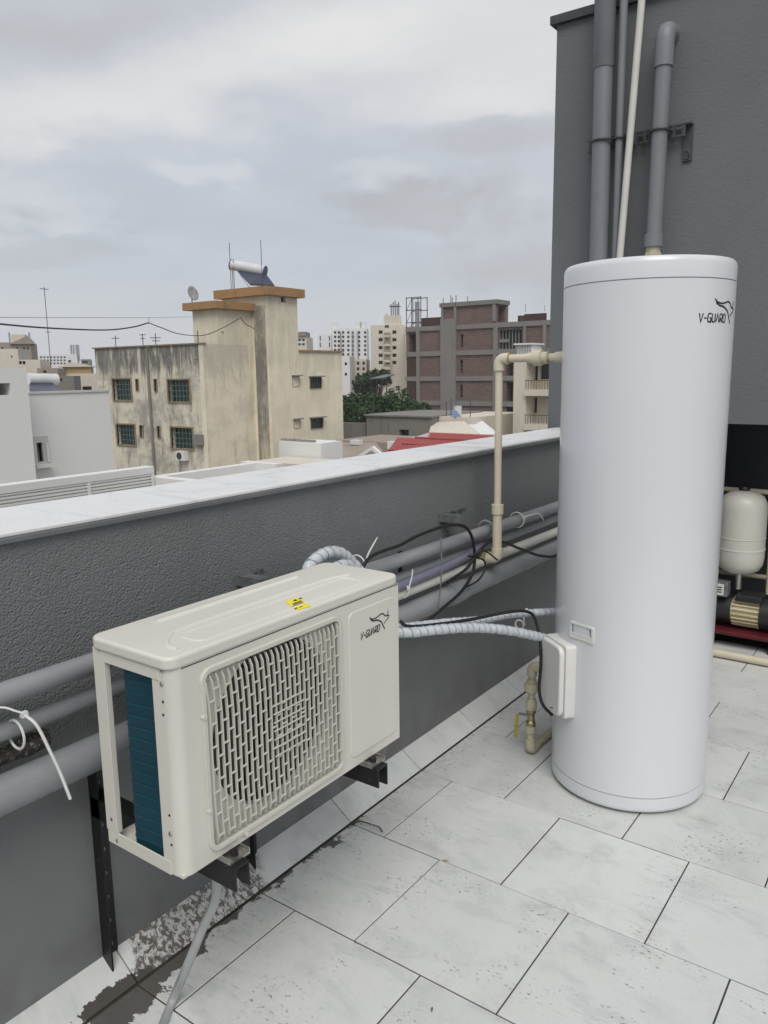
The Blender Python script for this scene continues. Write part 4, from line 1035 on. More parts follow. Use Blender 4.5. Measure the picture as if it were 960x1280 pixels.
def house(par, X0, X1, Y0, Y1, Z0, Z1, mat, front=(), side=(), dep=.25, name='wall', glass='dglass', frame=None, grille=None, fw=.09, bars=3):
    """a block with its -Y face (front) and +X face (side) towards the terrace"""
    mb = MB()
    wall_face(mb, 1, Y0, -1, X0, X1, Z0, Z1, front, dep); wall_face(mb, 0, X1, 1, Y0, Y1, Z0, Z1, side, dep)
    mb.add([(X0, Y0, Z1), (X1, Y0, Z1), (X1, Y1, Z1), (X0, Y1, Z1)], [(0, 1, 2, 3)])
    mb.add([(X0, Y1, Z0), (X0, Y0, Z0), (X0, Y0, Z1), (X0, Y1, Z1)], [(0, 1, 2, 3)])
    mb.add([(X1, Y1, Z0), (X0, Y1, Z0), (X0, Y1, Z1), (X1, Y1, Z1)], [(0, 1, 2, 3)])
    wl = mb.build(name, mat, par)
    for ax, val, sg, hs in ((1, Y0, -1, front), (0, X1, 1, side)):
        for h in hs:
            def B(a0, a1, z0, z1, d0, d1, m_=None):
                v0, v1 = val-sg*d0, val-sg*d1
                m_ = m_ or MB(); m_.box(v0, v1, a0, a1, z0, z1) if ax == 0 else m_.box(a0, a1, v0, v1, z0, z1); return m_
            pane = B(h[0], h[1], h[2], h[3], dep-.002, dep+.04)
            if frame:
                m_ = MB(); e = fw
                B(h[0]-e, h[0], h[2]-e, h[3]+e, -.06, .10, m_); B(h[1], h[1]+e, h[2]-e, h[3]+e, -.06, .10, m_)
                B(h[0], h[1], h[2]-e, h[2], -.06, .10, m_); B(h[0], h[1], h[3], h[3]+e, -.06, .10, m_)
                wn = m_.build('window', frame, par); pane.build('pane', glass, wn)
                if grille:
                    m_ = MB(); nb = bars; st_ = (h[1]-h[0])/(nb+1)
                    for k in range(1, nb+1): B(h[0]+k*st_-.018, h[0]+k*st_+.018, h[2], h[3], .03, .06, m_)
                    for k in range(1, nb): zk = h[2]+(h[3]-h[2])*k/nb; B(h[0], h[1], zk-.02, zk+.02, .061, .09, m_)
                    m_.build('grille', grille, wn)
            else: pane.build('window', glass, par)
    return wl
def rect(axis, val, px0, py0, px1, py1):
    p, q_ = at(px0, py0, axis, val), at(px1, py1, axis, val); o = 1-axis
    pc = at((px0+px1)/2, py0, axis, val); qc = at((px0+px1)/2, py1, axis, val)
    return (min(p[o], q_[o]), max(p[o], q_[o]), qc.z, pc.z)
def rects(axis, val, lst): return [rect(axis, val, *r) for r in lst]
def xat(px, py, y): return at(px, py, 1, y).x
def yat(px, py, x): return at(px, py, 0, x).y
def mast(p, h, r, label, cross=(), name='antenna', cat='antenna'):
    t = thing(name, p, label, cat); p = Vector(p)
    MB().tube([p, p+Vector((0, 0, h))], r, 6).build('pole', 'steel', t)
    for zc_, ln in cross:
        c = p+Vector((0, 0, zc_)); MB().obox(c, RT*ln/2, Vector((0, 0, 1))*r*.8, RT.cross(Vector((0, 0, 1)))*r*.8).build('crossbar', 'steel', t)
    return t

# ---------------- cream stained block of flats
C0 = far(253, 430, 50); Xc, Yc, ZA = C0.x, C0.y, C0.z
mould_f = mould_mat('mouldy_cream_plaster', (.70, .645, .515), ZA, 1.0)
mould_s = mould_mat('streaked_cream_plaster', (.80, .73, .565), ZA, .2)
cb = thing('apartment_block', (Xc, Yc, GZ), 'mould stained cream block of flats with green glazed windows and ochre stair tower caps', 'building')
XL = xat(118, 436, Yc); YB = yat(316, 433, Xc)
fr = rects(1, Yc, [(141, 474, 165, 500), (210, 475, 238, 502), (146, 531, 170, 556), (214, 535, 242, 561)])
sm_ = rects(1, Yc, [(170, 474, 174, 488), (193, 474, 197, 489), (175, 532, 180, 546), (197, 533, 201, 547)])
mbw = MB(); wall_face(mbw, 1, Yc, -1, XL, Xc, GZ, ZA, fr+sm_, .3)
wl = mbw.build('front_wall', mould_f, cb)
def window_at(par, axis, val, sg, h, dep, glass, frame, grille=None, bars=3, fw=.09, hood=False):
    def B(a0, a1, z0, z1, d0, d1, m_):
        v0, v1 = val-sg*d0, val-sg*d1; m_.box(v0, v1, a0, a1, z0, z1) if axis == 0 else m_.box(a0, a1, v0, v1, z0, z1); return m_
    m_ = MB(); e = fw
    B(h[0]-e, h[0], h[2]-e, h[3]+e, -.07, .10, m_); B(h[1], h[1]+e, h[2]-e, h[3]+e, -.07, .10, m_)
    B(h[0], h[1], h[2]-e, h[2], -.07, .10, m_); B(h[0], h[1], h[3], h[3]+e, -.07, .10, m_)
    wn = m_.build('window', frame, par); B(h[0], h[1], h[2], h[3], dep-.01, dep+.04, MB()).build('pane', glass, wn)
    if grille:
        m_ = MB(); st_ = (h[1]-h[0])/(bars+1)
        for k in range(1, bars+1): B(h[0]+k*st_-.02, h[0]+k*st_+.02, h[2], h[3], .03, .06, m_)
        for k in range(1, 4): zk = h[2]+(h[3]-h[2])*k/4; B(h[0], h[1], zk-.02, zk+.02, .061, .09, m_)
        m_.build('grille', grille, wn)
    if hood: B(h[0]-e*2.5, h[1]+e*2.5, h[3]+e+.01, h[3]+e+.09, -.40, -.001, MB()).build('sunshade', 'conc', wn)
for h in fr: window_at(cb, 1, Yc, -1, h, .3, 'gglass', 'wframe', 'wgrille', 5, .10)
for h in sm_: window_at(cb, 1, Yc, -1, h, .3, 'dglass', 'wframe', None, 1, .04)
# other walls of the main block
mould_b = mould_mat('top_streaked_plaster', (.80, .73, .57), ZA, .34)
mbw = MB(); wall_face(mbw, 0, Xc, 1, Yc, YB, GZ, ZA, [], .2)
mbw.build('side_wall', mould_b, cb)
MB().box(XL+.01, Xc-.01, Yc+.01, YB+7, ZA-1.05, ZA-1.0).build('roof', 'roofgrey', cb)
MB().box(XL+.001, XL+.25, Yc+.3, YB+7, GZ, ZA-.002).build('rear_wall', mould_s, cb)
MB().box(XL-.12, Xc+.1, Yc-.12, Yc+.22, ZA+.001, ZA+.09).build('parapet_cap', 'wframe', cb)
MB().tube([(xat(189, 500, Yc), Yc-.12, GZ), (xat(189, 500, Yc), Yc-.12, ZA-.1)], .09, 8).build('drain_pipe', 'conc', cb)
MB().box(Xc-.35, Xc+.05, Yc-.05, Yc-.002, GZ, ZA-.01).build('corner_pilaster', mould_s, cb)
h = rect(1, Yc, 244, 543, 256, 556); MB().box(h[0], h[1], Yc-.25, Yc-.05, h[2], h[3]).build('window_cage', 'conc', cb)
# stair head with first cap
yT1 = yat(272, 400, Xc); XT0 = xat(241, 400, yT1); ZT1 = at(272, 386, 0, Xc).z; ZT1b = at(272, 376.5, 0, Xc).z
house(cb, XT0, Xc-.02, yT1, YB+3, ZA-1, ZT1, mould_s, name='stair_head_wall')
MB().box(XT0-.45, Xc+.4, yT1-.45, YB-.001, ZT1+.002, ZT1b).build('ochre_cap', 'ochre', cb)
# high tower, second cap
YT2 = YB; X2 = xat(335, 400, YT2); YT2b = yat(372, 400, X2); XT2 = xat(277, 365, YT2)
ZT2 = at(335, 369, 0, X2).z; ZT2b = at(335, 358, 0, X2).z
def slit(px0, py0, px1, py1): return rect(0, X2, px0, py0, px1, py1)
house(cb, XT2, X2, YT2, YT2b, GZ, ZT2, mould_s, side=[slit(351, 371, 357, 378)], name='tower_wall')
a = Mat('black_mould_strip', (.19, .18, .16), .9); a.mixc(a.step(a.noise(.8, 7, .7, a.map((1, 1, .4))), .42, .62), (.50, .45, .35)); M['mstrip'] = a.m
MB().box(xat(320, 450, YT2), X2-.25, YT2-.05, YT2-.003, GZ, ZT2-.6).build('mouldy_strip', 'mstrip', cb)
MB().box(XT2-.4, X2+.4, YT2-.4, YT2b+.4, ZT2+.002, ZT2b).build('ochre_cap', 'ochre', cb)
# right wing
YW = yat(428, 480, X2-.05); ZW = at(395, 440, 0, X2).z
XW = X2-.05
wr = rects(0, XW, [(365, 471, 373, 483), (387, 472, 401, 485), (367, 525, 374, 535), (388, 523, 403, 535)])
mbw = MB(); wall_face(mbw, 0, XW, 1, YT2b, YW, GZ, ZW, wr, .13)
mbw.add([(XW-12, YT2b, ZW), (XW, YT2b, ZW), (XW, YW, ZW), (XW-12, YW, ZW)], [(0, 1, 2, 3)]).add([(XW, YW, GZ), (XW-12, YW, GZ), (XW-12, YW, ZW), (XW, YW, ZW)], [(0, 1, 2, 3)])
mbw.build('wing_wall', mould_s, cb)
for h in wr: window_at(cb, 0, XW, 1, h, .13, 'dglass', 'wframe', 'wgrille', 3, .04, True)
MB().box(XW-.3, XW+.12, YT2b+.01, YW+.1, ZW+.001, ZW+.13).build('wing_cap', M['ochre'], cb)
# rooftop solar heater
def solar(par_loc, c, ax, ln, r, panel_pts, label, legs=(), ends='tankend'):
    t = thing('solar_water_heater', par_loc, label, 'solar heater'); c = Vector(c); ax = Vector(ax).normalized()
    MB().tube([c-ax*ln/2, c+ax*ln/2], r, 20).build('tank', 'tankwhite', t)
    MB().tube([c-ax*(ln/2+.09), c-ax*(ln/2+.001)], r*1.03, 20).build('tank_end', ends, t)
    MB().tube([c+ax*(ln/2+.001), c+ax*(ln/2+.06)], r*1.03, 20).build('tank_end', ends, t)
    p = [Vector(q_) for q_ in panel_pts]; nn = (p[1]-p[0]).cross(p[3]-p[0]).normalized()*.05
    MB().add([q_-nn for q_ in p]+[q_+nn for q_ in p], [(3, 2, 1, 0), (4, 5, 6, 7), (0, 1, 5, 4), (1, 2, 6, 5), (2, 3, 7, 6), (3, 0, 4, 7)]).build('collector', 'collector', t)
    for a_, b_ in legs: MB().tube([a_, b_], .035, 6).build('frame_leg', 'steelp', t)
    return t
ym = YT2+1.2
A0 = at(290, 331, 1, ym); A1 = at(331, 339, 1, ym+.9); ZR = ZT2b
ctr = (A0+A1)/2; ax = A1-A0
q0, q1 = at(297, 339, 1, ym), at(331, 341, 1, ym+.9); q2, q3 = at(343, 357, 1, ym+.4), at(313, 356, 1, ym-.7)
solar((ctr.x, ctr.y, ZR), ctr, ax, ax.length, .36, [q0, q1, q2, q3], 'solar water heater with white tank and blue collector on the highest ochre stair tower cap',
      [(A0-Vector((0, 0, .3)), Vector((A0.x, A0.y, ZR))), (A1-Vector((0, 0, .3)), Vector((A1.x, A1.y, ZR))), (q0, Vector((q3.x, q3.y, ZR)))])
p = ctr+Vector((.08, -.285, .02)); pt_ = MB().obox(p, ax.normalized()*.38, Vector((0, .03, 0)), Vector((0, 0, .10))).build('tank_lettering_plate', 'steel', [o for o in bpy.data.objects if o.name.startswith('solar_water_heater')][0])
def dish(p, r, label, face=(.7, -.7, .25)):
    t = thing('satellite_dish', p, label, 'satellite dish'); p = Vector(p); f = Vector(face).normalized(); u = f.orthogonal().normalized(); v = f.cross(u); c = p+Vector((0, 0, r*1.4)); vs = []
    for i in range(5):
        rr_ = r*i/4
        for k in range(16): vs.append(c+(u*math.cos(k*math.pi/8)+v*math.sin(k*math.pi/8))*rr_+f*(.25*rr_*rr_/r))
    o = MB().add(vs, [(i*16+k, i*16+(k+1) % 16, (i+1)*16+(k+1) % 16, (i+1)*16+k) for i in range(4) for k in range(16)], True).build('reflector', 'steelp', t)
    s_ = o.modifiers.new('solid', 'SOLIDIFY'); s_.thickness = .03
    MB().tube([p, c], .04, 6).build('mount', 'steelp', t); MB().tube([c-v*r*.6, c+f*r*.9], .02, 5).build('feed_arm', 'steelp', t)
dish(Vector((*at(240, 376, 1, yT1+.6).xy, ZT1b)), .50, 'satellite dish on the lower ochre cap of the cream block', (.92, .1, .25))
for px, py, h_, lab, cr in ((289, 358, 3.3, 'taller thin antenna left of the rooftop solar heater', ()), (293, 357, 2.2, 'shorter thin antenna left of the rooftop solar heater', ()), (328, 357, 3.2, 'thin whip antenna right of the rooftop solar heater', ())):
    b_ = at(px, py, 1, ym-.2); mast(Vector((b_.x, b_.y, ZR)), h_, .022, lab)
for px, lab, cr in ((145, 'small aerial near the left end of the mouldy roof edge', ((.62, .55),)), (179, 'small dark aerial in the middle of the mouldy roof edge', ((.5, .3), (.75, .4))), (195, 'small aerial with bent arms just right of the roof edge middle', ((.3, .5), (.5, .7))),
                    (248, 'dark stub post at the right corner of the mouldy roof edge', ()), (276, 'T shaped post on the roof corner before the stair head', ((.75, .5),))):
    b_ = at(px, 433, 1, Yc+.1) if px < 250 else at(px, 433, 0, Xc-.1); mast(Vector((b_.x, b_.y, ZA+.05)), .8, .03, lab, cr)
# air conditioner on the front
acb = at(232, 575, 1, Yc); t = thing('air_conditioner', (acb.x, Yc-.3, acb.z), 'small white air conditioner below the lower right green window of the cream block', 'air conditioner')
MB().box(acb.x-.42, acb.x+.42, Yc-.42, Yc-.08, acb.z, acb.z+.62).build('casing', 'white_wall', t); MB().tube([(acb.x-.12, Yc-.425, acb.z+.31), (acb.x-.12, Yc-.45, acb.z+.31)], .24, 20).build('fan_guard', 'steel', t)

# ---------------- white houses at the left
Xw = -17.5
wb = thing('white_house', (Xw, yat(90, 560, Xw), GZ), 'plain white house at the left with one small window and a roof parapet', 'building')
y0, y1 = yat(30, 560, Xw), yat(139, 530, Xw); zt1 = at(90, 491, 0, Xw).z
wh = rect(0, Xw, 43.5, 553, 53, 577)
mbw = MB(); wall_face(mbw, 0, Xw, 1, y0-4, y1, GZ, zt1, [wh], .22); mbw.add([(Xw-7, y0-4, zt1), (Xw, y0-4, zt1), (Xw, y1, zt1), (Xw-7, y1, zt1)], [(0, 1, 2, 3)]).add([(Xw, y1, GZ), (Xw-7, y1, GZ), (Xw-7, y1, zt1), (Xw, y1, zt1)], [(0, 1, 2, 3)])
mbw.build('wall', 'white_wall', wb)
window_at(wb, 0, Xw, 1, wh, .2, 'dglass', 'pframe', None, 1, .15)
m_ = MB(); g = rect(0, Xw, 40, 580, 62, 584); m_.box(Xw+.001, Xw+.22, g[0], g[1], g[2], g[3]); g = rect(0, Xw, 54.5, 553, 59, 577); m_.box(Xw+.001, Xw+.12, g[0], g[1], g[2], g[3]); m_.build('window_surround', 'white_wall', wb)
MB().box(Xw-.25, Xw+.03, y0-4, y1+.02, zt1+.001, zt1+.05).build('parapet_cap', 'pframe', wb)
wb2 = thing('white_house', (Xw+.8, yat(20, 540, Xw), GZ), 'taller white house cut by the left photo edge, with a dark loft opening', 'building')
Xv = Xw+.8; y1b = yat(42, 560, Xv); zt2 = at(15, 460, 0, Xv).z
lo = rect(0, Xv, -6, 479, 14, 494)
mbw = MB(); wall_face(mbw, 0, Xv, 1, y1b-9, y1b, GZ, zt2, [lo], .6); mbw.add([(Xv-7, y1b-9, zt2), (Xv, y1b-9, zt2), (Xv, y1b, zt2), (Xv-7, y1b, zt2)], [(0, 1, 2, 3)]).add([(Xv, y1b, GZ), (Xv-7, y1b, GZ), (Xv-7, y1b, zt2), (Xv, y1b, zt2)], [(0, 1, 2, 3)])
mbw.build('wall', 'white_wall', wb2); MB().box(Xv-.62, Xv-.58, lo[0]-.1, lo[1]+.1, lo[2]-.1, lo[3]+.1).build('opening', 'dglass', wb2)
# solar heater behind the white roof
Xh = Xw-2.2
B0, B1 = at(38, 474, 0, Xh), at(68, 474.5, 0, Xh); c = (B0+B1)/2; ax = B1-B0
solar((c.x, c.y, zt1), c, ax, ax.length, .135*1.15, [at(37, 481, 0, Xh+.1), at(66, 481, 0, Xh+.1), at(82, 494, 0, Xh+1.2), at(37, 497, 0, Xh+1.2)], 'solar water heater with white barrel and blue collector on the white house roof', ends='tankwhite')
# low white terrace with slatted band
Xt = -11.0
tb = thing('white_terrace', (Xt, yat(120, 600, Xt), GZ), 'low white terrace parapet with a band of horizontal slats below the white house', 'building')
yA, yB = yat(20, 602, Xt), yat(193, 590, Xt); zT = at(120, 592, 0, Xt).z; zS1 = at(120, 602, 0, Xt).z; zS0 = zS1-.36
MB().box(Xt-.2, Xt, yA-2, yB, zS1, zT).build('parapet', 'white_wall', tb, bevel=.01)
MB().box(Xt-.20, Xt-.040, yA-2, yB, zS0-.5, zS1-.001).build('back_panel', 'white_wall', tb)
MB().box(Xt-.2, Xt, yA-2, yB, GZ, zS0-.001).build('lower_wall', 'white_wall', tb)
MB().box(Xt-7, Xt-.2, yA-2, yB+4, zS0-3.3, zS0-3.2).build('roof', 'roofgrey', tb)
k = 0
while zS0+.02+k*.052 < zS1-.02:
    MB().box(Xt-.0395, Xt-.01, yA-2, yB, zS0+.02+k*.052, zS0+.050+k*.052).build('slat', 'white_wall', tb); k += 1
ym_ = yat(112, 615, Xt)
for yy in (ym_, yB-.04): MB().box(Xt-.0395, Xt+.004, yy-.02, yy+.03, zS0, zS1-.002).build('post', 'white_wall', tb)
yC, xC = yB, Xt
tb2 = thing('white_parapet_box', (Xt, yC, GZ), 'white box shaped roof parapet at the right end of the slatted terrace', 'building')
e1 = xat(254, 600, yC+.0); zc1 = at(222, 600, 1, yC).z
zq = at(196, 597, 1, yC).z
MB().box(Xt-.2, e1+.6, yC+.004, yC+.2, GZ, zq).box(Xt-.2, Xt, yC+.2, yC+2.4, GZ, zq).build('parapet', 'white_wall', tb2)
MB().box(Xt-.4, Xt+.55, yC+2.4, yC+2.6, GZ, zq+.01).build('rear_parapet', 'white_wall', tb2)
MB().box(Xt-.01, e1+4, yC+.2, yC+2.4, zq-.75, zq-.7).build('roof', 'roofgrey', tb2)

# small white annexe before the cream block
dA = 34; cA = far(401, 553, dA); XA, YA = cA.x, cA.y
an = thing('white_annexe', (XA, YA, GZ), 'small white roof annexe with tiles stacked on top, in front of the cream block', 'building')
Yan = yat(348, 570, XA-0) if False else YA
house(an, xat(349, 560, YA), XA, YA, YA+1.5, GZ, at(375, 553, 1, YA).z, 'white_wall')
for i in range(7):
    px = 355+6*i; p = at(px, 551, 1, YA+.3); MB().obox((p.x, p.y, at(375, 553, 1, YA).z+.06), (.10, .02, 0), (0, .08, 0), (0, 0, .05)).build('stacked_tile', 'brown_wall', an)
# low roofs
lowr_ = thing('low_house', (XA-8, YA-2, GZ), 'low pale roofed house just above the marble coping, left of the annexe', 'building')
house(lowr_, xat(322, 585, YA-2), XA+3, YA-2.2, YA-.1, GZ, at(380, 580, 1, YA-2).z, 'beige2')

# ---------------- unfinished brick frame building
D = 92; F0 = far(620, 408, D); YF = F0.y
bb = thing('brick_frame_building', (F0.x, YF, GZ), 'unfinished dark brick building with concrete columns and floor slabs, beyond the red roof', 'building')
XR_, XLf = xat(700, 410, YF), xat(508, 410, YF); ZF = at(620, 405, 1, YF).z
op = rects(1, YF, [(624, 412, 652, 436), (633, 446, 641, 471), (633, 478, 641, 502), (633, 509, 641, 530), (575.5, 418, 579, 434), (575, 450, 578.5, 466), (575, 481, 578.5, 497), (511, 417, 520, 441)])
mbw = MB(); wall_face(mbw, 1, YF, -1, XLf, XR_, GZ, ZF, op, 1.2)
mbw.add([(XLf, YF, ZF), (XR_, YF, ZF), (XR_, YF+12, ZF), (XLf, YF+12, ZF)], [(0, 1, 2, 3)]).add([(XLf, YF+12, GZ), (XLf, YF, GZ), (XLf, YF, ZF), (XLf, YF+12, ZF)], [(0, 1, 2, 3)])
mbw.build('brick_wall', 'brick', bb)
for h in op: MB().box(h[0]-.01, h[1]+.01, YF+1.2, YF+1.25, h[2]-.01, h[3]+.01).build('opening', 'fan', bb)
def slab(px0, px1, y0_, y1_, proud=.18):
    p, q_ = at(px0, (y0_+y1_)/2, 1, YF), at(px1, (y0_+y1_)/2, 1, YF); zz = at(600, (y0_+y1_)/2, 1, YF).z; hh = abs(at(600, y0_, 1, YF).z-at(600, y1_, 1, YF).z)/2
    MB().box(p.x, q_.x, YF-proud, YF-.003, zz-hh, zz+hh).build('floor_slab', 'conc', bb)
for y_ in (407.5, 440.5, 473, 504.5): slab(508, 700, y_-3, y_+3)
def colm(px0, px1, zt=None, zb=GZ, mat='conc', proud=.26, nm='column'):
    a0, a1 = xat(px0, 440, YF), xat(px1, 440, YF); MB().box(a0, a1, YF-proud, YF-.004, zb, zt if zt is not None else ZF+.05).build(nm, mat, bb)
colm(521.5, 525.5); colm(617.5, 622.5); colm(679, 683); colm(655, 657.5, ZF+.03); colm(552, 571, ZF+.9, proud=.32, nm='lift_shaft')
for px0, px1, py0, py1 in ((509, 520.5, 447, 470), (509, 520.5, 478, 500)):
    h = rect(1, YF, px0, py0, px1, py1); MB().box(h[0], h[1], YF-.08, YF-.005, h[2], h[3]).build('dark_brick_panel', 'brickdark', bb)
for px0, px1, py0, py1, nm in ((527, 551, 397, 404.4, 'roof_brick_wall'), (655.5, 682, 392, 404.4, 'roof_brick_wall')):
    h = rect(1, YF, px0, py0, px1, py1); MB().box(h[0], h[1], YF-.05, YF+.25, ZF, h[3]).build(nm, 'brickdark', bb)
# top storey
ax0, ax1 = xat(552.5, 390, YF), xat(620.5, 390, YF); ayb = yat(634, 390, ax1); zt = at(590, 376.5, 1, YF).z
hs = rects(0, ax1, [(623, 383, 631, 404)])
mbw = MB(); wall_face(mbw, 1, YF-.02, -1, ax0, ax1, ZF, zt-.5, [], .2); wall_face(mbw, 0, ax1, 1, YF-.02, ayb, ZF, zt-.5, hs, 1.5)
mbw.add([(ax0, ayb, ZF), (ax0, YF, ZF), (ax0, YF, zt-.5), (ax0, ayb, zt-.5)], [(0, 1, 2, 3)]); mbw.build('top_brick_wall', 'brick', bb)
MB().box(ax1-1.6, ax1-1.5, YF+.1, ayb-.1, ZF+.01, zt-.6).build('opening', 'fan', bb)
MB().box(ax0-.2, ax1+.25, YF-.3, ayb+.2, zt-.5, zt).build('roof_slab', 'old_conc', bb)
for px0, px1 in ((552.5, 555), (568.5, 571.5), (616.5, 620.5)):
    MB().box(xat(px0, 390, YF), xat(px1, 390, YF), YF-.25, YF-.03, ZF+.3, zt-.503).build('column', 'conc', bb)
MB().box(ax1-.3, ax1+.15, ayb-.45, ayb-.01, ZF, zt-.503).build('column', 'conc', bb)
for i, px in enumerate((554, 563.5, 565.5, 570, 584.5, 657, 681)):
    p = at(px, 376, 1, YF+.5); z0_ = zt if px < 600 else ZF+1.2
    MB().tube([(p.x, YF+.5, z0_), (p.x, YF+.5, z0_+(.9 if i % 2 else .65))], .07 if px < 600 else .04, 5).build('starter_bar', 'steelp', bb)
p = at(638, 400, 1, YF); MB().tube([(p.x, YF+3, ZF), (p.x, YF+3, ZF+1.0)], .5, 10).build('water_drum', 'steel', bb)
for i in range(6):
    px = 627+4*i; p = xat(px, 425, YF); MB().box(p-.06, p+.06, YF+.3, YF+.4, at(640, 436, 1, YF).z, at(640, 412, 1, YF).z).build('prop', 'conc', bb)
h = rect(1, YF, 624, 424, 634, 428); MB().box(h[0], h[1]+.2, YF+.05, YF+.25, h[2], h[3]).build('landing', 'conc', bb)
# lattice hoist beside it
lt = thing('scaffold_tower', (*at(516, 420, 1, YF+2).xy, GZ), 'open steel scaffold tower left of the unfinished brick building', 'scaffold')
xa, xb = xat(508, 385, YF+2), xat(526, 385, YF+2); zl = at(516, 371, 1, YF+2).z
for x in (xa, (xa+xb)/2-.3, xb):
    for yy in (YF+2, YF+3.5): MB().tube([(x, yy, GZ), (x, yy, zl)], .055, 5).build('upright', 'steel', lt)
for k in range(8):
    zz = zl-.1-k*1.55
    MB().box(xa-.1, xb+.1, YF+1.97, YF+2.03, zz-.05, zz+.05).box(xa-.1, xb+.1, YF+3.47, YF+3.53, zz-.05, zz+.05).build('ledger', 'steel', lt)
    if k: MB().tube([(xa, YF+2.05, zz), ((xa+xb)/2-.3, YF+2.05, zz+1.5)], .03, 5).build('brace', 'steel', lt)
MB().box(xa+1.05, xa+1.5, YF+2.4, YF+2.8, ZF, zl-.6).build('hoist_mast', 'steelp', lt)

# ---------------- beige block with balconies
D = 60; G0 = far(650, 450, D); YG = G0.y
gb = thing('balcony_block', (G0.x, YG, GZ), 'beige block with small railed balconies right of the cream riser', 'building')
xg0, xg1, xg2 = xat(642, 480, YG), xat(657.5, 480, YG), xat(715, 480, YG); zg = at(650, 449, 1, YG).z
MB().box(xg0, xg1, YG, YG+5, GZ, zg).build('front_wall', 'beige2', gb)
drs = rects(1, YG+1.5, [(665, 455, 672, 475), (665, 497, 671, 516), (676, 455, 690, 474)])
mbw = MB(); wall_face(mbw, 1, YG+1.5, -1, xg1+.002, xg2, GZ, zg-.1, drs, .2); mbw.build('rear_wall', 'beige', gb)
for h in drs: MB().box(h[0], h[1], YG+1.68, YG+1.72, h[2], h[3]).build('balcony_door', 'dglass', gb)
MB().box(xg1+.004, xg2, YG, YG+1.49, zg-.25, zg).build('roof_slab', 'beige2', gb)
for py in (490, 533):
    zz = at(667, py, 1, YG).z
    bl = MB().box(xg1+.004, xg2, YG-.3, YG+1.49, zz-.28, zz+.18).build('balcony', 'beige2', gb)
    m_ = MB().box(xg1+.03, xg2, YG-.28, YG-.24, zz+.85, zz+.9); m_.build('rail', 'steel', bl)
    x = xg1+.1
    m_ = MB()
    while x < xg2: m_.box(x, x+.03, YG-.27, YG-.25, zz+.18, zz+.85); x += .22
    o_ = m_.build('balusters', 'steel', bl); o_['kind'] = 'stuff'
tk2 = thing('roof_tank_cover', (*at(654, 446, 1, YG+1).xy, zg), 'white slatted water tank cover on the roof of the beige balcony block', 'tank')
h = rect(1, YG+.5, 643.5, 429, 665, 446); MB().box(h[0]+.1, h[1]-.1, YG+.6, YG+2.4, zg-.002, h[3]-.12).build('body', 'white_far', tk2)
MB().box(h[0]-.05, h[1]+.05, YG+.4, YG+2.6, h[3]-.118, h[3]).build('lid', 'white_far', tk2)
n_ = 6
for i in range(n_): x = h[0]+.15+(h[1]-h[0]-.4)*i/(n_-1); MB().box(x, x+.09, YG+.53, YG+.598, zg, h[3]-.13).build('slat', 'steelp', tk2)

# ---------------- old concrete sheds, red roof, white gable
D = 62; S0 = far(500, 530, D); YS = S0.y
sh = thing('concrete_shed', (S0.x, YS, GZ), 'old blackened concrete shed between the trees and the red roof', 'building')
dr = rects(1, YS, [(499, 537, 511, 552)])
house(sh, xat(458, 530, YS), xat(540, 530, YS), YS, YS+8, GZ, at(500, 521, 1, YS).z, 'old_conc', front=dr, dep=.4)
MB().box(xat(456, 520, YS), xat(541, 520, YS), YS-.15, YS+8, at(500, 521, 1, YS).z+.002, at(500, 519, 1, YS).z).build('roof_slab', 'conc', sh)
yw_ = thing('boundary_wall', (S0.x-6, YS-1, GZ), 'long low stained boundary wall running left from the concrete shed', 'wall')
MB().box(xat(418, 530, YS+.5), xat(457, 530, YS+.5), YS+.5, YS+.8, GZ, at(440, 529, 1, YS).z).build('wall', 'conc', yw_)
ws = thing('white_shed', (S0.x+8, YS, GZ), 'pale low building with a sloping white roof left of the cream riser', 'building')
zwt = at(565, 521, 1, YS+1).z
MB().box(xat(541.5, 530, YS+1), xat(594, 530, YS+1), YS+1, YS+9, GZ, zwt).build('wall', 'beige2', ws)
r0, r1 = xat(541, 520, YS+1), xat(594, 520, YS+1)
g0, g1, g2, g3 = at(580, 526, 1, YS+2), at(603, 526, 1, YS+2), at(624, 543, 1, YS-1.5), at(601, 543, 1, YS-1.5)
MB().add([g3, g2, g1, g0, g3-Vector((0, 0, .25)), g2-Vector((0, 0, .25)), g1-Vector((0, 0, .25)), g0-Vector((0, 0, .25))], [(0, 1, 2, 3), (7, 6, 5, 4), (0, 4, 5, 1), (1, 5, 6, 2), (2, 6, 7, 3), (3, 7, 4, 0)]).build('sloping_roof', 'white_far', ws)
g0, g1, g2, g3 = at(540, 528, 1, YS+.8), at(580, 526, 1, YS+.8), at(601, 543, 1, YS-1.5), at(536, 541, 1, YS-1.5)
MB().add([g3, g2, g1, g0, g3-Vector((0, 0, .25)), g2-Vector((0, 0, .25)), g1-Vector((0, 0, .25)), g0-Vector((0, 0, .25))], [(0, 1, 2, 3), (7, 6, 5, 4), (0, 4, 5, 1), (1, 5, 6, 2), (2, 6, 7, 3), (3, 7, 4, 0)]).build('shaded_roof', 'beige2', ws)  # shade of this slope put into a beige roof colour
MB().box(g3.x, at(622, 543, 1, YS-1.5).x, YS-1.3, YS+.9, GZ, g3.z-.3).build('front_wall', 'beige2', ws)
wt2 = thing('roof_water_tank', (*at(572, 521, 1, YS+2).xy, zwt), 'white barrel and small blue solar collector above the white shed', 'tank')
pt = at(572, 521, 1, YS+2); MB().tube([(pt.x, YS+2, zwt), (pt.x, YS+2, zwt+.78)], .32, 16).build('barrel', 'tankwhite', wt2)
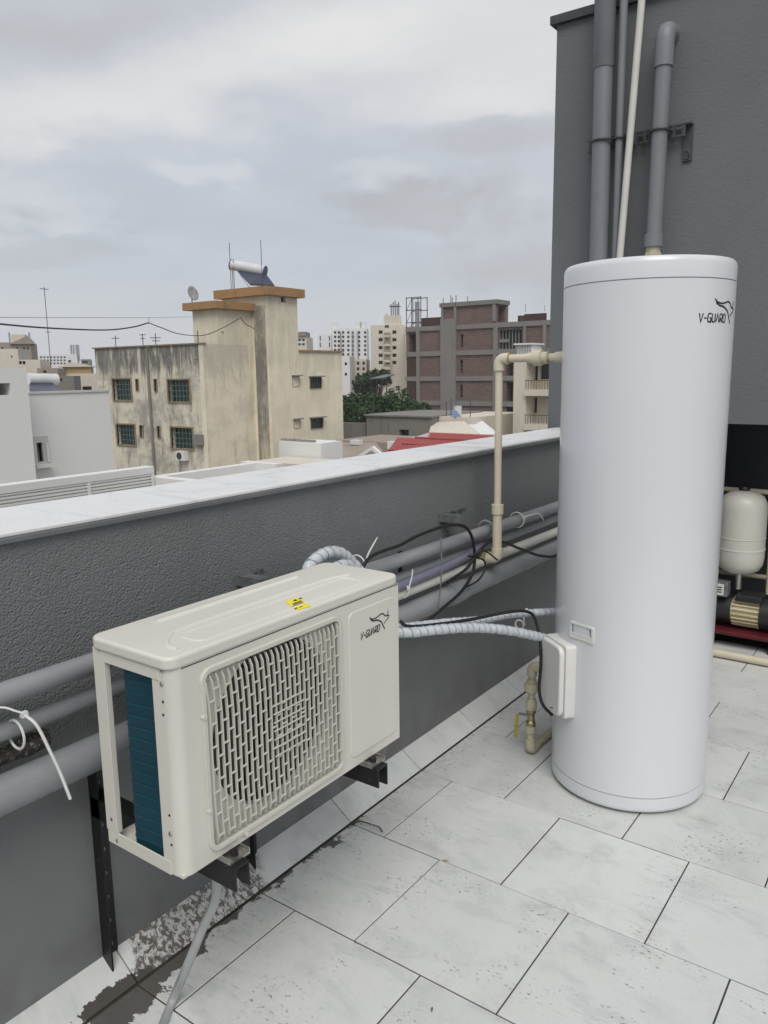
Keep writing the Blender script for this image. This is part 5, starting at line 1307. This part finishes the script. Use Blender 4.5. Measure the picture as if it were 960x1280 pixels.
q0, q1, q2, q3 = at(561, 513, 1, YS+1.6), at(569, 511, 1, YS+1.9), at(576, 521, 1, YS+1.1), at(568, 522, 1, YS+.9)
a = Mat('pale_blue_panel', (.14, .22, .36), .35); a.vary(2, .2); M['pblue'] = a.m
MB().add([q0, q3, q2, q1, q0-Vector((0, -.1, .05)), q3-Vector((0, -.1, .05)), q2-Vector((0, -.1, .05)), q1-Vector((0, -.1, .05))], [(0, 1, 2, 3), (7, 6, 5, 4), (0, 4, 5, 1), (1, 5, 6, 2), (2, 6, 7, 3), (3, 7, 4, 0)]).build('collector', 'pblue', wt2)
for px, hh in ((557, 1.1), (563, 1.4), (587, 1.3)):
    p = at(px, 522, 1, YS+1.2); mast((p.x, YS+1.3, zwt), hh, .03, {557: 'leftmost thin post above the white shed', 563: 'thin post beside the blue collector on the white shed', 587: 'thin post right of the white barrel on the shed'}[px], name='post', cat='post')
# red sheet roof: corrugated slope
D = 44; YR_ = far(540, 550, D).y
rr_ = thing('red_roofed_shed', (*far(540, 550, D).xy, GZ), 'shed with a red corrugated sheet roof just beyond the marble coping', 'building')
e0, e1 = at(535, 540.5, 1, YR_+2.2), at(618, 545, 1, YR_+2.2); f0, f1 = at(486, 566, 1, YR_-1), at(640, 560, 1, YR_-1)
f0, f1 = Vector((e0.x-1.2, YR_-1.6, e0.z-1.15)), Vector((e1.x+.6, YR_-1.6, e0.z-1.15)); e1 = Vector((e1.x, e1.y, e0.z))
nw = 26; vs = []
for i in range(nw*4+1):
    s_ = i/(nw*4); w_ = .035*math.sin(i*math.pi/2); vs += [f0.lerp(f1, s_)+Vector((0, 0, w_)), e0.lerp(e1, s_)+Vector((0, 0, w_))]
o = MB().add(vs, [(2*i, 2*i+2, 2*i+3, 2*i+1) for i in range(nw*4)]).build('roof', 'redroof', rr_); s_ = o.modifiers.new('solid', 'SOLIDIFY'); s_.thickness = .03
for k in range(1, 4):
    a_, b_ = f0.lerp(e0, k/4), f1.lerp(e1, k/4); MB().obox((a_+b_)/2+Vector((0, 0, .06)), (b_-a_)/2, (0, .05, .015), (0, 0, .02)).build('ridge_strip', 'redroof', rr_)
lf = [at(497, 546, 1, YR_+1), at(536, 548, 1, YR_+1)]
l0, l1 = Vector((at(497, 547, 1, YR_+1).x, YR_+1, at(497, 547, 1, YR_+1).z)), None
p0, p1, p2, p3 = at(486, 562, 1, YR_-.5), at(545, 562, 1, YR_-.5), at(534, 548.5, 1, YR_+1.2), at(497, 546.5, 1, YR_+1.2)
MB().add([p0, p1, p2, p3]+[q_-Vector((0, 0, .05)) for q_ in (p0, p1, p2, p3)], [(0, 1, 2, 3), (7, 6, 5, 4), (0, 4, 5, 1), (1, 5, 6, 2), (2, 6, 7, 3), (3, 7, 4, 0)]).build('lower_roof', 'redroof', rr_)
MB().box(f0.x+.3, f1.x-.3, YR_-1.2, YR_+2, GZ, f0.z-.05).build('wall', 'beige2', rr_)
g0, g1, g2 = at(512, 548, 1, YR_+1.4), at(536, 541, 1, YR_+1.4), at(534, 548.5, 1, YR_+1.4)
MB().prism([(g0.x, g0.z), (g2.x, g2.z), (g1.x, g1.z)], lambda u, v, d: (u, YR_+1.4+d, v), 0, .2).build('white_gable', 'white_far', rr_)
# low tan house at the left of it
D = 38; YQ = far(450, 560, D).y
lh = thing('tan_gabled_house', (*far(450, 560, D).xy, GZ), 'low tan house with a small gable and roof tank, right of the cream block', 'building')
zq = at(450, 557, 1, YQ).z
a = Mat('tan_roof', (.33, .27, .22), .85); a.vary(1, .25); M['tanroof'] = a.m
p0, p1, p2, p3 = at(428, 575, 1, YQ-1), at(482, 568, 1, YQ-1), at(470, 553, 1, YQ+2), at(428, 553, 1, YQ+2)
MB().add([p0, p1, p2, p3]+[q_-Vector((0, 0, .2)) for q_ in (p0, p1, p2, p3)], [(0, 1, 2, 3), (7, 6, 5, 4), (0, 4, 5, 1), (1, 5, 6, 2), (2, 6, 7, 3), (3, 7, 4, 0)]).build('roof', 'tanroof', lh)
MB().box(xat(420, 560, YQ), xat(480, 560, YQ), YQ-.5, YQ+2, GZ, zq-1.0).build('wall', 'beige', lh)
g0, g1, g2 = at(450, 569, 1, YQ-1.1), at(468, 557.5, 1, YQ-1.1), at(479, 567, 1, YQ-1.1)
MB().prism([(g0.x, g0.z), (g2.x, g2.z), (g1.x, g1.z)], lambda u, v, d: (u, YQ-1.1+d, v), -.2, .0).build('gable', 'white_far', lh)
MB().prism([(g0.x+.25, g0.z-.05), (g2.x-.15, g2.z-.05), (g1.x, g1.z-.18)], lambda u, v, d: (u, YQ-1.31+d, v), -.05, .0).build('gable_shade_panel', 'brown_wall', lh)
tt = at(444, 556, 1, YQ+1.5); h = rect(1, YQ+1.5, 439, 550, 449.5, 556)
tnk = thing('roof_cistern', (tt.x, tt.y, tt.z), 'small white box on a post on the low tan house', 'tank')
MB().box(h[0], h[1], YQ+1.4, YQ+1.8, h[2], h[3]).build('box', 'tankwhite', tnk, bevel=.02); MB().tube([(tt.x, YQ+1.6, h[2]-1.2), (tt.x, YQ+1.6, h[2])], .03, 5).build('post', 'steel', tnk)
# filler low roofs seen in the gap between shed and tan house
fb = thing('low_flat_house', (*far(470, 555, 50).xy, GZ), 'low brownish flat roofed house below the boundary wall', 'building')
YQ2 = far(470, 555, 50).y; house(fb, xat(420, 550, YQ2), xat(500, 550, YQ2), YQ2, YQ2+5, GZ, at(460, 552, 1, YQ2).z, 'brown_wall')
house(fb, xat(484, 550, YQ2-.5), xat(495, 550, YQ2-.5), YQ2-.5, YQ2-.1, GZ, at(490, 551, 1, YQ2).z, 'white_far', name='white_pier')

# ---------------- far apartment blocks
def far_block(px0, px1, pys, py_top, D, label, mat, cols, rows_, wsz, gap=None, name='apartment_block', extra=None):
    """front face from px0 to px1 (and a side as far as pys) at distance D; windows on a regular grid"""
    P0 = far(px1, py_top, D); Y = P0.y; x0, x1 = xat(px0, py_top, Y), P0.x; z = P0.z
    t = thing(name, (x1, Y, GZ), label, 'building')
    sidey = yat(pys, py_top, x1) if pys else Y+12
    hs = []
    for c_ in cols:
        for r_ in rows_:
            hs.append(rect(1, Y, c_, r_, c_+wsz[0], r_+wsz[1]))
    house(t, x0, x1, Y, max(sidey, Y+3), GZ, z, mat, front=hs, dep=.5)
    return t, Y, x0, x1, z
with turned(34):
    GRP = 'pale apartment blocks far beyond the trees'
    t, Y, *_ = far_block(397.5, 414, None, 418, 215, 'narrow white apartment block, leftmost of the far white ones', 'white_far', (399.5, 411), (420, 428), (1.6, 6))
    t, Y, x0, x1, z = far_block(415, 458, None, 410, 205, 'wide white far apartment block with dark window columns', 'white_far', (417.5, 422, 427.5, 434, 439.5, 447.5, 455), (414, 419.5, 425, 430.5, 436, 441.5), (2.8, 3.2))
    for px in (416, 447, 452.5): 
        p = at(px+1, 409, 1, Y); MB().box(p.x-.8, p.x+.8, Y+.5, Y+2.5, z, z+1.6).build('roof_hut', 'white_far', t)
    for px in (425.8, 440.7, 447.2): a0, a1 = xat(px, 430, Y), xat(px+.9, 430, Y); MB().box(a0, a1, Y-.6, Y-.01, GZ, z-.8).build('balcony_strip', 'conc', t)
    t, Y, *_ = far_block(427, 437, None, 445, 120, 'small white block right beside the cream block, with two dark windows', 'white_far', (430.8,), (453, 466), (3, 3.5))
    t, Y, *_ = far_block(437, 458, None, 449, 130, 'grey white block with dark balconies below the far white towers', 'beige2', (439.5, 446, 453), (452, 459, 466, 473), (3, 4))
    t, Y, x0, x1, z = far_block(463, 506, None, 406, 125, 'tall beige apartment block with a stepped roof, left of the scaffold', 'beige2', (473.3, 490.5), (413, 422.5, 432.5, 442, 451), (5, 4.2))
    for r_ in (416, 427, 437, 447, 456, 464):
        h = rect(1, Y, 480.3, r_, 488, r_+2.6); MB().box(h[0], h[1], Y-.9, Y-.01, h[2], h[3]).build('balcony', 'brown_wall', t)
        h = rect(1, Y, 480.3, r_+2.8, 488, r_+6); MB().box(h[0], h[1], Y-1.0, Y-.01, h[2], h[3]).build('balcony_front', 'beige', t)
    h = rect(1, Y, 479.5, 394, 501, 405.5); MB().box(h[0], h[1], Y+.3, Y+8, z, h[3]).build('roof_block', 'beige2', t)
    h = rect(1, Y, 480, 390.5, 486, 394); MB().prism([(h[0], h[2]), (h[1], h[2]), ((h[0]+h[1])/2, h[3])], lambda u, v, d: (u, Y+.5+d, v), 0, 1.5).build('roof_gablet', 'beige2', t)
    h = rect(1, Y, 481, 404, 486, 407); MB().box(h[0], h[1], Y-.06, Y-.005, h[2]-.3, h[3]-.3).build('window', 'gglass', t)
    for i, px in enumerate((489, 491.5, 494, 496.5, 498.5)):
        p = at(px, 392, 1, Y+2); q_ = rect(1, Y, 479.5, 394, 501, 405.5)[3]; t2 = mast((p.x, Y+2, q_), 1.9+.25*(i % 3), .09, ('leftmost', 'second', 'middle', 'fourth', 'rightmost')[i]+' of the five antenna masts on the tall beige block', ((1.5, .7),), name='antenna_mast')
        t2['group'] = 'antenna masts on the tall beige block'
    t, Y, *_ = far_block(506.5, 522, None, 408, 118, 'beige side wing between the tall beige block and the brick building', 'beige', (509,), (414, 424, 434, 444, 454, 464), (2.6, 5))
    # behind the wing of the cream block
    t, Y, *_ = far_block(362, 372, None, 419, 190, 'tiny white block peeping over the cream wing, left', 'white_far', (363.3, 367.2), (421.5, 428), (2.2, 3))
    t, Y, *_ = far_block(371.5, 383, None, 420, 180, 'tiny grey topped block peeping over the cream wing, right', 'beige2', (372.5, 377.5), (423.5, 429), (3.5, 2.8))
    MB().box(*(lambda a_, b_: (a_.x, b_.x, Y-.5, Y+6, a_.z, a_.z+.9))(at(371.5, 420, 1, Y), at(383.5, 420, 1, Y))).build('roof_slab', 'conc', t)
with turned(54):
    # left distance
    t, Y, x0, x1, z = far_block(-25, 38, None, 428, 150, 'brown apartment block with a pitched top storey at the far left', 'brown_wall', (1.5, 20, 28.5, 33.5), (434, 441, 448), (3, 2.6))
    h = rect(1, Y, 13, 418, 31, 424); MB().box(h[0], h[1], Y+.5, Y+6, z, h[3]).build('roof_block', 'beige', t)
    h = rect(1, Y, 14, 423.5, 39, 428.5); MB().prism([(h[0]-.3, z-.3), (h[1]+.5, z-.3), ((h[0]+h[1])/2+1, h[3]+.5)], lambda u, v, d: (u, Y-.5+d, v), 0, 6).build('pitched_roof', 'brown_wall', t)
    for px in (12, 37): p = at(px, 424, 1, Y+1); MB().tube([(p.x, Y+1, z), (p.x, Y+1, z+1.9)], .16, 5).build('chimney_pipe', 'steelp', t)
    t, Y, *_ = far_block(-20, 22, None, 436, 95, 'pale stepped house in front of the brown block at the far left', 'beige2', (13.5, ), (444.5,), (2, 2.5))
    t, Y, *_ = far_block(-20, 50, None, 449.5, 80, 'low pinkish white flat roofed house behind the tall white house', 'beige2', (23.5, 28), (451.3,), (4, 4))
    t, Y, *_ = far_block(48, 84, None, 443.5, 260, 'long white far block with a grid of tiny windows', 'white_far', tuple(50+4.2*i for i in range(8)), (445.5, 449.3, 453.1), (2.6, 2.2))
    t, Y, x0, x1, z = far_block(83, 96, None, 443, 240, 'pale block carrying a drum shaped antenna frame on its roof', 'white_far', (85,), (450,), (4, 4))
    for i, px in enumerate((89.5, 92.5, 96, 98.5)):
        p = at(px, 443, 1, Y+1); MB().tube([(p.x, Y+1, z-2), (p.x, Y+1, z+2.9)], .28, 5).build('antenna_panel', 'steelp', t)
    t, Y, *_ = far_block(101, 113, None, 449, 250, 'dark low far roof structure at the edge of the mouldy block', 'conc', (103,), (451,), (7, 3))
    tn = thing('tan_roofed_hall', (*far(95, 460, 85).xy, GZ), 'pale hall with an ochre wall panel and shallow pitched roof', 'building')
    Y = far(95, 460, 85).y
    hs = rects(1, Y, [(90, 483, 96, 491), (103, 483, 115, 491), (85, 484, 88, 490)])
    house(tn, xat(66, 470, Y), xat(125, 470, Y), Y, Y+9, GZ, at(95, 467, 1, Y).z, 'beige2', front=hs, dep=.4)
    h = rect(1, Y, 78, 457, 114, 467); MB().box(h[0], h[1], Y+.6, Y+8, h[2], h[3]).build('ochre_wall', 'tan', tn)
    h = rect(1, Y, 70, 454, 118, 458.5); MB().prism([(h[0], h[2]), (h[1], h[2]), (h[1]-1, h[2]+.28), ((h[0]*.65+h[1]*.35), h[3]+.1)], lambda u, v, d: (u, Y+.3+d, v), 0, 9).build('pitched_roof', 'beige2', tn)
    for px0, px1, pyt, D, lab, mt in ((46, 72, 460, 75, 'jumble of low reddish roofs right of the white loft house', 'brown_wall'), (66, 92, 470, 70, 'low stained wall below the ochre hall', 'old_conc')):
        far_block(px0, px1, None, pyt, D, lab, mt, (px0+8,), (pyt+3,), (4, 3))
    # thin radio mast
    p = far(64, 462, 120); mast((p.x, p.y, p.z-1), 13.2, .055, 'tall thin radio mast rising above the far left roofs', ((6.6, .8), (12.9, 1.4)), name='radio_mast')

# ---------------- trees
a = Mat('tree_leaves', (.028, .068, .014), .7)
o_ = a.noise(.9, 3); a.mixc(a.step(o_, .4, .65), (.013, .036, .008)); a.mixc(a.math('MULTIPLY', a.step(a.noise(6, 3), .55, .7), .5), (.06, .12, .028)); M['leaves'] = a.m
a = Mat('tree_bark', (.09, .07, .05), .9); a.vary(3, .3); M['bark'] = a.m
def tree(p, h, cr, label, n=5200, seed=1, leaf=.20, flat=.75):
    rnd = random.Random(seed); t = thing('broadleaf_tree', p, label, 'tree', 'trees beyond the cream block'); p = Vector(p)
    top = p+Vector((0, 0, h-cr*(flat*.8+.32))); m_ = MB(); m_.tube([p, p.lerp(top, .5)+Vector((.2, 0, 0)), top], [.30, .2, .1], 8)
    cl = []
    for i in range(22):
        while True:
            v = Vector((rnd.uniform(-1, 1), rnd.uniform(-1, 1), rnd.uniform(-.8, 1)))
            if .35 < v.length < 1: break
        c = top+Vector((v.x*cr*.8, v.y*cr*.8, v.z*cr*flat*.8)); cl.append((c, rnd.uniform(.22, .42)*cr)); m_.tube([p.lerp(top, .7), c], [.09, .03], 5)
    m_.build('trunk', 'bark', t)
    m_ = MB()
    for i in range(n):
        c, r_ = cl[rnd.randrange(len(cl))]
        d = Vector((rnd.gauss(0, 1), rnd.gauss(0, 1), rnd.gauss(0, 1))).normalized()*r_*(rnd.random()**.35)
        d.z *= .75; q_ = c+d; u = Vector((rnd.gauss(0, 1), rnd.gauss(0, 1), rnd.gauss(0, .6))).normalized()*leaf; v = u.cross(Vector((rnd.gauss(0, 1), rnd.gauss(0, 1), rnd.gauss(0, 1)))).normalized()*leaf*.5
        m_.add([q_-u, q_+v, q_+u, q_-v], [(0, 1, 2, 3)])
    m_.build('crown', 'leaves', t)
D = 72
for i, (px, pyt, cr, dd, lab) in enumerate(((438, 487, 3.0, 74, 'leftmost dark green tree, its crown touching the cream wing'), (462, 480, 3.4, 72, 'second dark green tree from the cream block'), (487, 478, 3.6, 70, 'tallest dark green tree, nearly touching the scaffold'), (503, 484, 2.9, 75, 'rightmost dark green tree, against the brick building'), (474, 499, 3.0, 68, 'lower green tree in front, just above the boundary wall'), (447, 502, 2.9, 68, 'lower green tree on the left above the boundary wall'))):
    q_ = far(px, pyt, dd); tree(Vector((q_.x, q_.y, GZ)), q_.z-GZ, cr, lab, seed=10+i)
for i, (px, pyt, cr, dd, lab) in enumerate(((470, 456, 2.3, 110, 'small far tree before the tall beige block'), (458, 463, 2.2, 112, 'small far tree left of the one before the beige block'))):
    q_ = far(px, pyt, dd); tree(Vector((q_.x, q_.y, GZ)), q_.z-GZ, cr, lab, n=1500, seed=30+i, leaf=.3)
cn = thing('metal_canopy', (*far(470, 472, 95).xy, GZ), 'grey blue sheet canopy on posts behind the trees', 'canopy')
Y = far(470, 472, 95).y; h = rect(1, Y, 461, 468, 480, 473)
MB().add([(h[0], Y, h[2]), (h[1], Y, h[2]+.1), (h[1]-.5, Y+3, h[3]), (h[0]+.5, Y+3, h[3])]+[(h[0], Y, h[2]-.1), (h[1], Y, h[2]), (h[1]-.5, Y+3, h[3]-.1), (h[0]+.5, Y+3, h[3]-.1)], [(0, 1, 2, 3), (7, 6, 5, 4), (0, 4, 5, 1), (1, 5, 6, 2), (2, 6, 7, 3), (3, 7, 4, 0)]).build('sheet', 'galv', cn)
for k in range(4): x = h[0]+(h[1]-h[0])*k/3; MB().tube([(x, Y+.5, GZ), (x, Y+.5, h[2])], .07, 5).build('post', 'steel', cn)

# ---------------- overhead wires
def wire(pts, r, label):
    P = spline(pts, 10); tag(MB().tube(P, r, 6).build('overhead_wire', 'rubber', origin=P[0]), label, 'wire')
W1 = [far(-60, 399, 22), far(0, 405, 24), far(60, 410, 27), (far(130, 412.5, 31)), far(165, 409, 33.5), far(186, 403.5, 35)]
wire(W1, .030, 'thick black overhead cable sagging across the sky at the left')
wire([far(186, 403.5, 35), far(200, 409, 37), far(225, 417.5, 41), far(255, 419, 45), far(280, 409, 46.5), far(301, 397, 48)], .022, 'middle span of the black cable crossing before the stair head')
wire([far(301, 397, 48), far(306, 404, 48.5), far(318, 411, 49.3)], .022, 'short last span of cable descending to the tower wall')
wire([far(-60, 396.5, 22), far(80, 397, 28), far(186, 397, 35), far(241, 396, 44)], .008, 'hair thin straight wire above the sagging cable')
wire([far(186, 396.5, 35), far(186, 400, 35), far(186, 403.5, 35)], .010, 'tiny hanger joining the two overhead wires')

# ---------------- a little haze in the air
a = bpy.data.materials.new('air_haze'); a.use_nodes = True; nt2 = a.node_tree; nt2.nodes.clear()
pvn = nt2.nodes.new('ShaderNodeVolumePrincipled'); pvn.inputs['Density'].default_value = .0005; pvn.inputs['Color'].default_value = (.97, .985, 1, 1)
on_ = nt2.nodes.new('ShaderNodeOutputMaterial'); nt2.links.new(pvn.outputs[0], on_.inputs['Volume'])
hz = MB().box(-420, 250, -60, 420, GZ-2, 16).build('haze', a); hz['kind'] = 'stuff'
